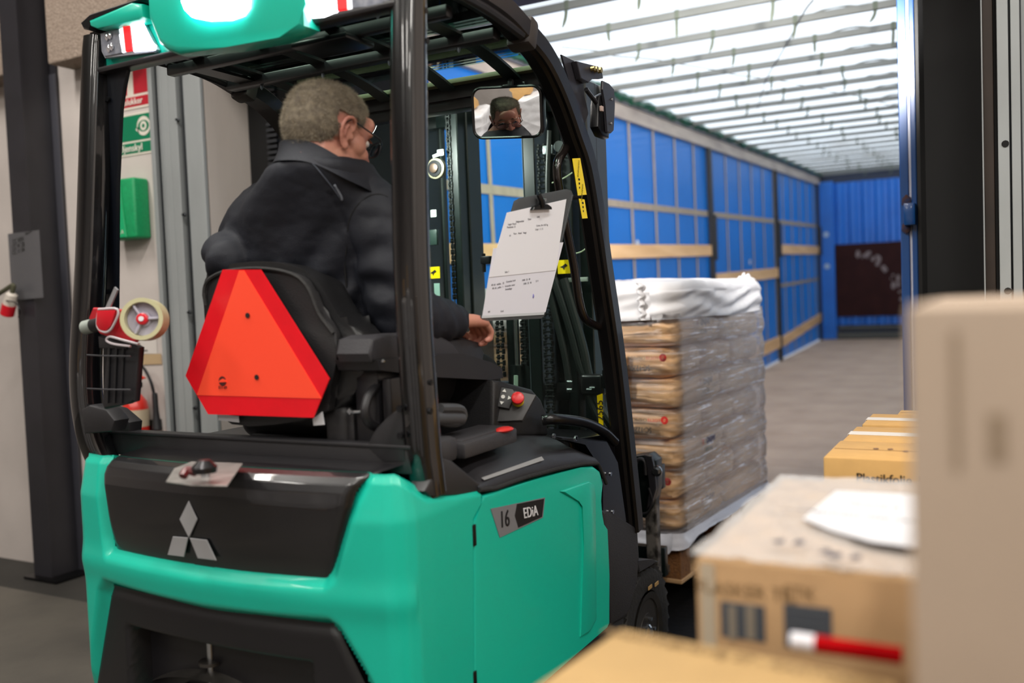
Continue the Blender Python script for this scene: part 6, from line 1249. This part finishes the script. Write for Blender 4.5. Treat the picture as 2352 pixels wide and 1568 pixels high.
def panel(x0p, y0p, x1p, y1p, nm='print_panel', m=pr):
    a, c = fq(x0p, y0p), fq(x1p, y1p); b = B(); b.box((a.x, b_y0 - .0014, min(a.z, c.z)), (c.x, b_y0 - .0002, max(a.z, c.z))); return obj(nm, b, m, big, smooth=False)
panel(1655, 1380, 1758, 1475); panel(1800, 1385, 1912, 1500)
for q in ((1672, 1390, 1692, 1470), (1712, 1390, 1735, 1470)): a, c = fq(q[0], q[1], .0016), fq(q[2], q[3], .0016); b = B(); b.box((a.x, b_y0 - .0022, min(a.z, c.z)), (c.x, b_y0 - .0014, max(a.z, c.z))); obj('print_window', b, M('print_tan', '#8d8578', .7), big)
for k in range(3): a, c = fq(1812, 1400 + 26 * k, .0016), fq(1900, 1412 + 26 * k, .0016); b = B(); b.box((a.x, b_y0 - .0022, min(a.z, c.z)), (c.x, b_y0 - .0014, max(a.z, c.z))); obj('print_line', b, M('print_line', '#6e7478', .7), big)
text('lettering', 'FLASKER TIL', .022, M('pale_print', '#8d7350', .8), big, fq(1710, 1358, .0014), X_, Z_); text('lettering', 'STK', .022, MATS['pale_print'], big, fq(1835, 1362, .0014), X_, Z_)
for s_, q in (('4', (1784, 1243)), ('5', (1832, 1246)), ('2', (1893, 1266)), ('8', (1915, 1275)), ('5', (1962, 1280))): text('ink_number', s_, .028, M('ink_navy', '#2c3148', .7), big, P(*q, z=b_zt + .018), X_, V((0, 1, 0)), bold=.003)
fmh = M_glass('lid_film', '#fafafa', .06, .2, .42, '#cfc9c4')
b = B()
def lidf(i, j):
    x = b_x0 - .006 + (.40) * i; y = b_y0 - .004 + (b_y1 - b_y0 + .008) * j; z = b_zt + .004 + .006 * abs(noise.noise(V((x * 16 + y * 8, y * 6, 1)))) + .005 * abs(noise.noise(V((x * 40 - y * 20, y * 12, 3)))); return V((x, y, z))
b.grid(lidf, 50, 60); lf_ = obj('lid_film', b, fmh, None, True, 180); tag(lf_, 'creased clear film lying over the lid of the large pale carton', 'plastic film')
q = [P(*p, z=b_zt + .014) for p in ((1845, 1192), (1920, 1128), (2110, 1138), (2120, 1262), (2000, 1245), (1905, 1218))]
b = B(); b.prism(q[::-1], (0, 0, .0012)); pz = obj('paper_sheet', b, M('bright_paper', '#c9c9cd', .6), None, False); tag(pz, 'white printed paper sheet lying on the film over the large pale carton', 'paper')
text('lettering', 'Leveringsadresse 4400 Kalundborg', .016, M('faint_grey', '#7c7c80', .8), pz, P(1985, 1185, z=b_zt + .0156), V((1, -.12, 0)), V((.12, 1, 0)))
text('lettering', 'Terminal 2', .016, MATS['faint_grey'], pz, P(2005, 1160, z=b_zt + .0156), V((1, -.12, 0)), V((.12, 1, 0)))
# near carton with a marker pen on its edge
zA = 1.07; aL = P(1428, 1440, z=zA); aR = P(2085, 1568, z=zA); ex_ = (aR - aL).normalized(); ey_ = V((ex_.y, -ex_.x, 0)); ey_ = ey_ if ey_.y < 0 else -ey_
wA = (aR - aL).length - .004; dA = .40
cA = M('tan_cardboard', '#b0905f', .75, var=.04, vscale=20)
b = B(); b.prism([aL, aR - ex_ * .01, aR - ex_ * .01 + ey_ * dA, aL + ey_ * dA], (0, 0, -.30), .004, 2); ca = obj('carton', b, cA, None); tag(ca, 'tan carton nearest the camera with dark lettering along its edge', 'carton')
for k, (z0, z1) in enumerate(((.455, .765), (.139, .45))):
    b = B(); b.prism([aL + V((0, 0, z1 - zA)), aR + V((0, 0, z1 - zA)) - ex_ * .01, aR + ey_ * dA + V((0, 0, z1 - zA)) - ex_ * .01, aL + ey_ * dA + V((0, 0, z1 - zA))], (0, 0, z0 - z1), .004, 2); o = obj('carton', b, cA, None); tag(o, ('tan carton directly under the nearest tan carton', 'bottom tan carton under the nearest tan carton')[k], 'carton')
mtA = Matrix.Translation(V((aL.x, aL.y, 0)) + ey_ * dA) @ Matrix((ex_, -ey_, V((0, 0, 1)))).transposed().to_4x4(); make_pallet(mtA, 0, 'wooden pallet on the floor under the nearest tan cartons', wA, dA)
text('lettering', 'MADSTRØMSVEJ 27 - KARTON 12 STK', .026, M('tan_ink', '#8f7550', .8), ca, aL.lerp(aR, .52) + ey_ * .022 + V((0, 0, .0008)), ex_, -ey_, sx=.78, bold=.0008)
b = B(); p0 = P(1872, 1478, z=zA + .009); p1 = P(2072, 1506, z=zA + .009); b.cyl(p0, p1, .0088, n=16); mk = thing('marker_pen', 'red marker pen with white cap lying on the nearest tan carton', 'marker pen', (p0 + p1) / 2); obj('barrel', b, M('marker_red', '#a00006', .9, spec=.1), mk)
dp = (p1 - p0).normalized(); b = B(); b.cyl(p0 - dp * .024, p0, .0092, n=16); obj('cap', b, M('cap_white', '#dcdce4', .3), mk)
# tall beige carton at the right edge
fA = P(2088, 700, t=.62); 
xb0, yb0 = fA.x, .655
bc = M('beige_cardboard', '#ab9886', .8, var=.05, vscale=7)
o, mt = carton((xb0, yb0, .80), (xb0 + .42, yb0 + .36, fA.z), bc, 'tall beige carton filling the right edge of the view', None, rot=0); tall = o
carton((xb0, yb0, .139), (xb0 + .42, yb0 + .36, .795), bc, 'beige carton under the tall beige one at the right edge', None, flap=False)
make_pallet(Matrix.Translation(V((xb0 - .0, yb0, 0))), 0, 'wooden pallet on the floor under the tall beige cartons', .42, .36)
for q in ((2185, 760, 2205, 1080), (2270, 950, 2310, 1060)):
    a, c = P(q[0], q[1], y=yb0 - .001), P(q[2], q[3], y=yb0 - .001); b = B(); b.box((a.x, yb0 - .0014, c.z), (c.x, yb0 - .0002, a.z)); obj('dark_streak', b, M('dark_streak', '#94816c', .85), tall)  # darker upright streaks on the carton front
# ============================================================ behind the camera, seen in the cab mirror
wfm = M('wrap_white', '#d8d6d8', .3, bump=.5, bscale=18)
for k, (x, y, zt2, lbl) in enumerate(((-3.3, -1.9, 1.35, 'white film wrapped pallet load, left one of the pair behind the forklift'), (-1.9, -2.4, 1.45, 'white film wrapped pallet load with a carton on top behind the forklift'), (-.5, -2.2, 1.3, 'white film wrapped pallet load behind the camera, far right of the row'))):
    t = thing('wrapped_load', lbl, 'wrapped load', (x, y, 0)); b = B()
    def wl(i, j, x=x, y=y, zt2=zt2): 
        a = i * 2 * PI; s_ = 1 / (abs(math.cos(a)) ** 8 + abs(math.sin(a)) ** 8) ** .125; r_ = .55 * s_ * (1 if j < .8 else 1 - ((j - .8) / .2) ** 2 * .98); z = .15 + (zt2 - .15) * min(1, j / .8) + .05 * max(0, j - .8) / .2
        return V((x + math.cos(a) * r_, y + math.sin(a) * r_, z)) + V((1, 1, .5)) * .02 * noise.noise(V((math.cos(a) * 4, math.sin(a) * 4 + k, z * 12)))
    b.grid(wl, 72, 40); obj('film_wrap', b, wfm, t, True, 180)
    for v in (-.5, -.05, .4): b = B(); b.box((x - .55, y + v, 0), (x + .55, y + v + .1, .14), .003); obj('pallet_runner', b, plank, t)
carton((-2.2, -2.6, 1.51), (-1.75, -2.2, 1.78), card, 'brown carton on top of the middle wrapped load behind the forklift', None)
carton((-3.5, -2.1, 1.41), (-3.0, -1.8, 1.62), card, 'brown carton on top of the left wrapped load behind the forklift', None)
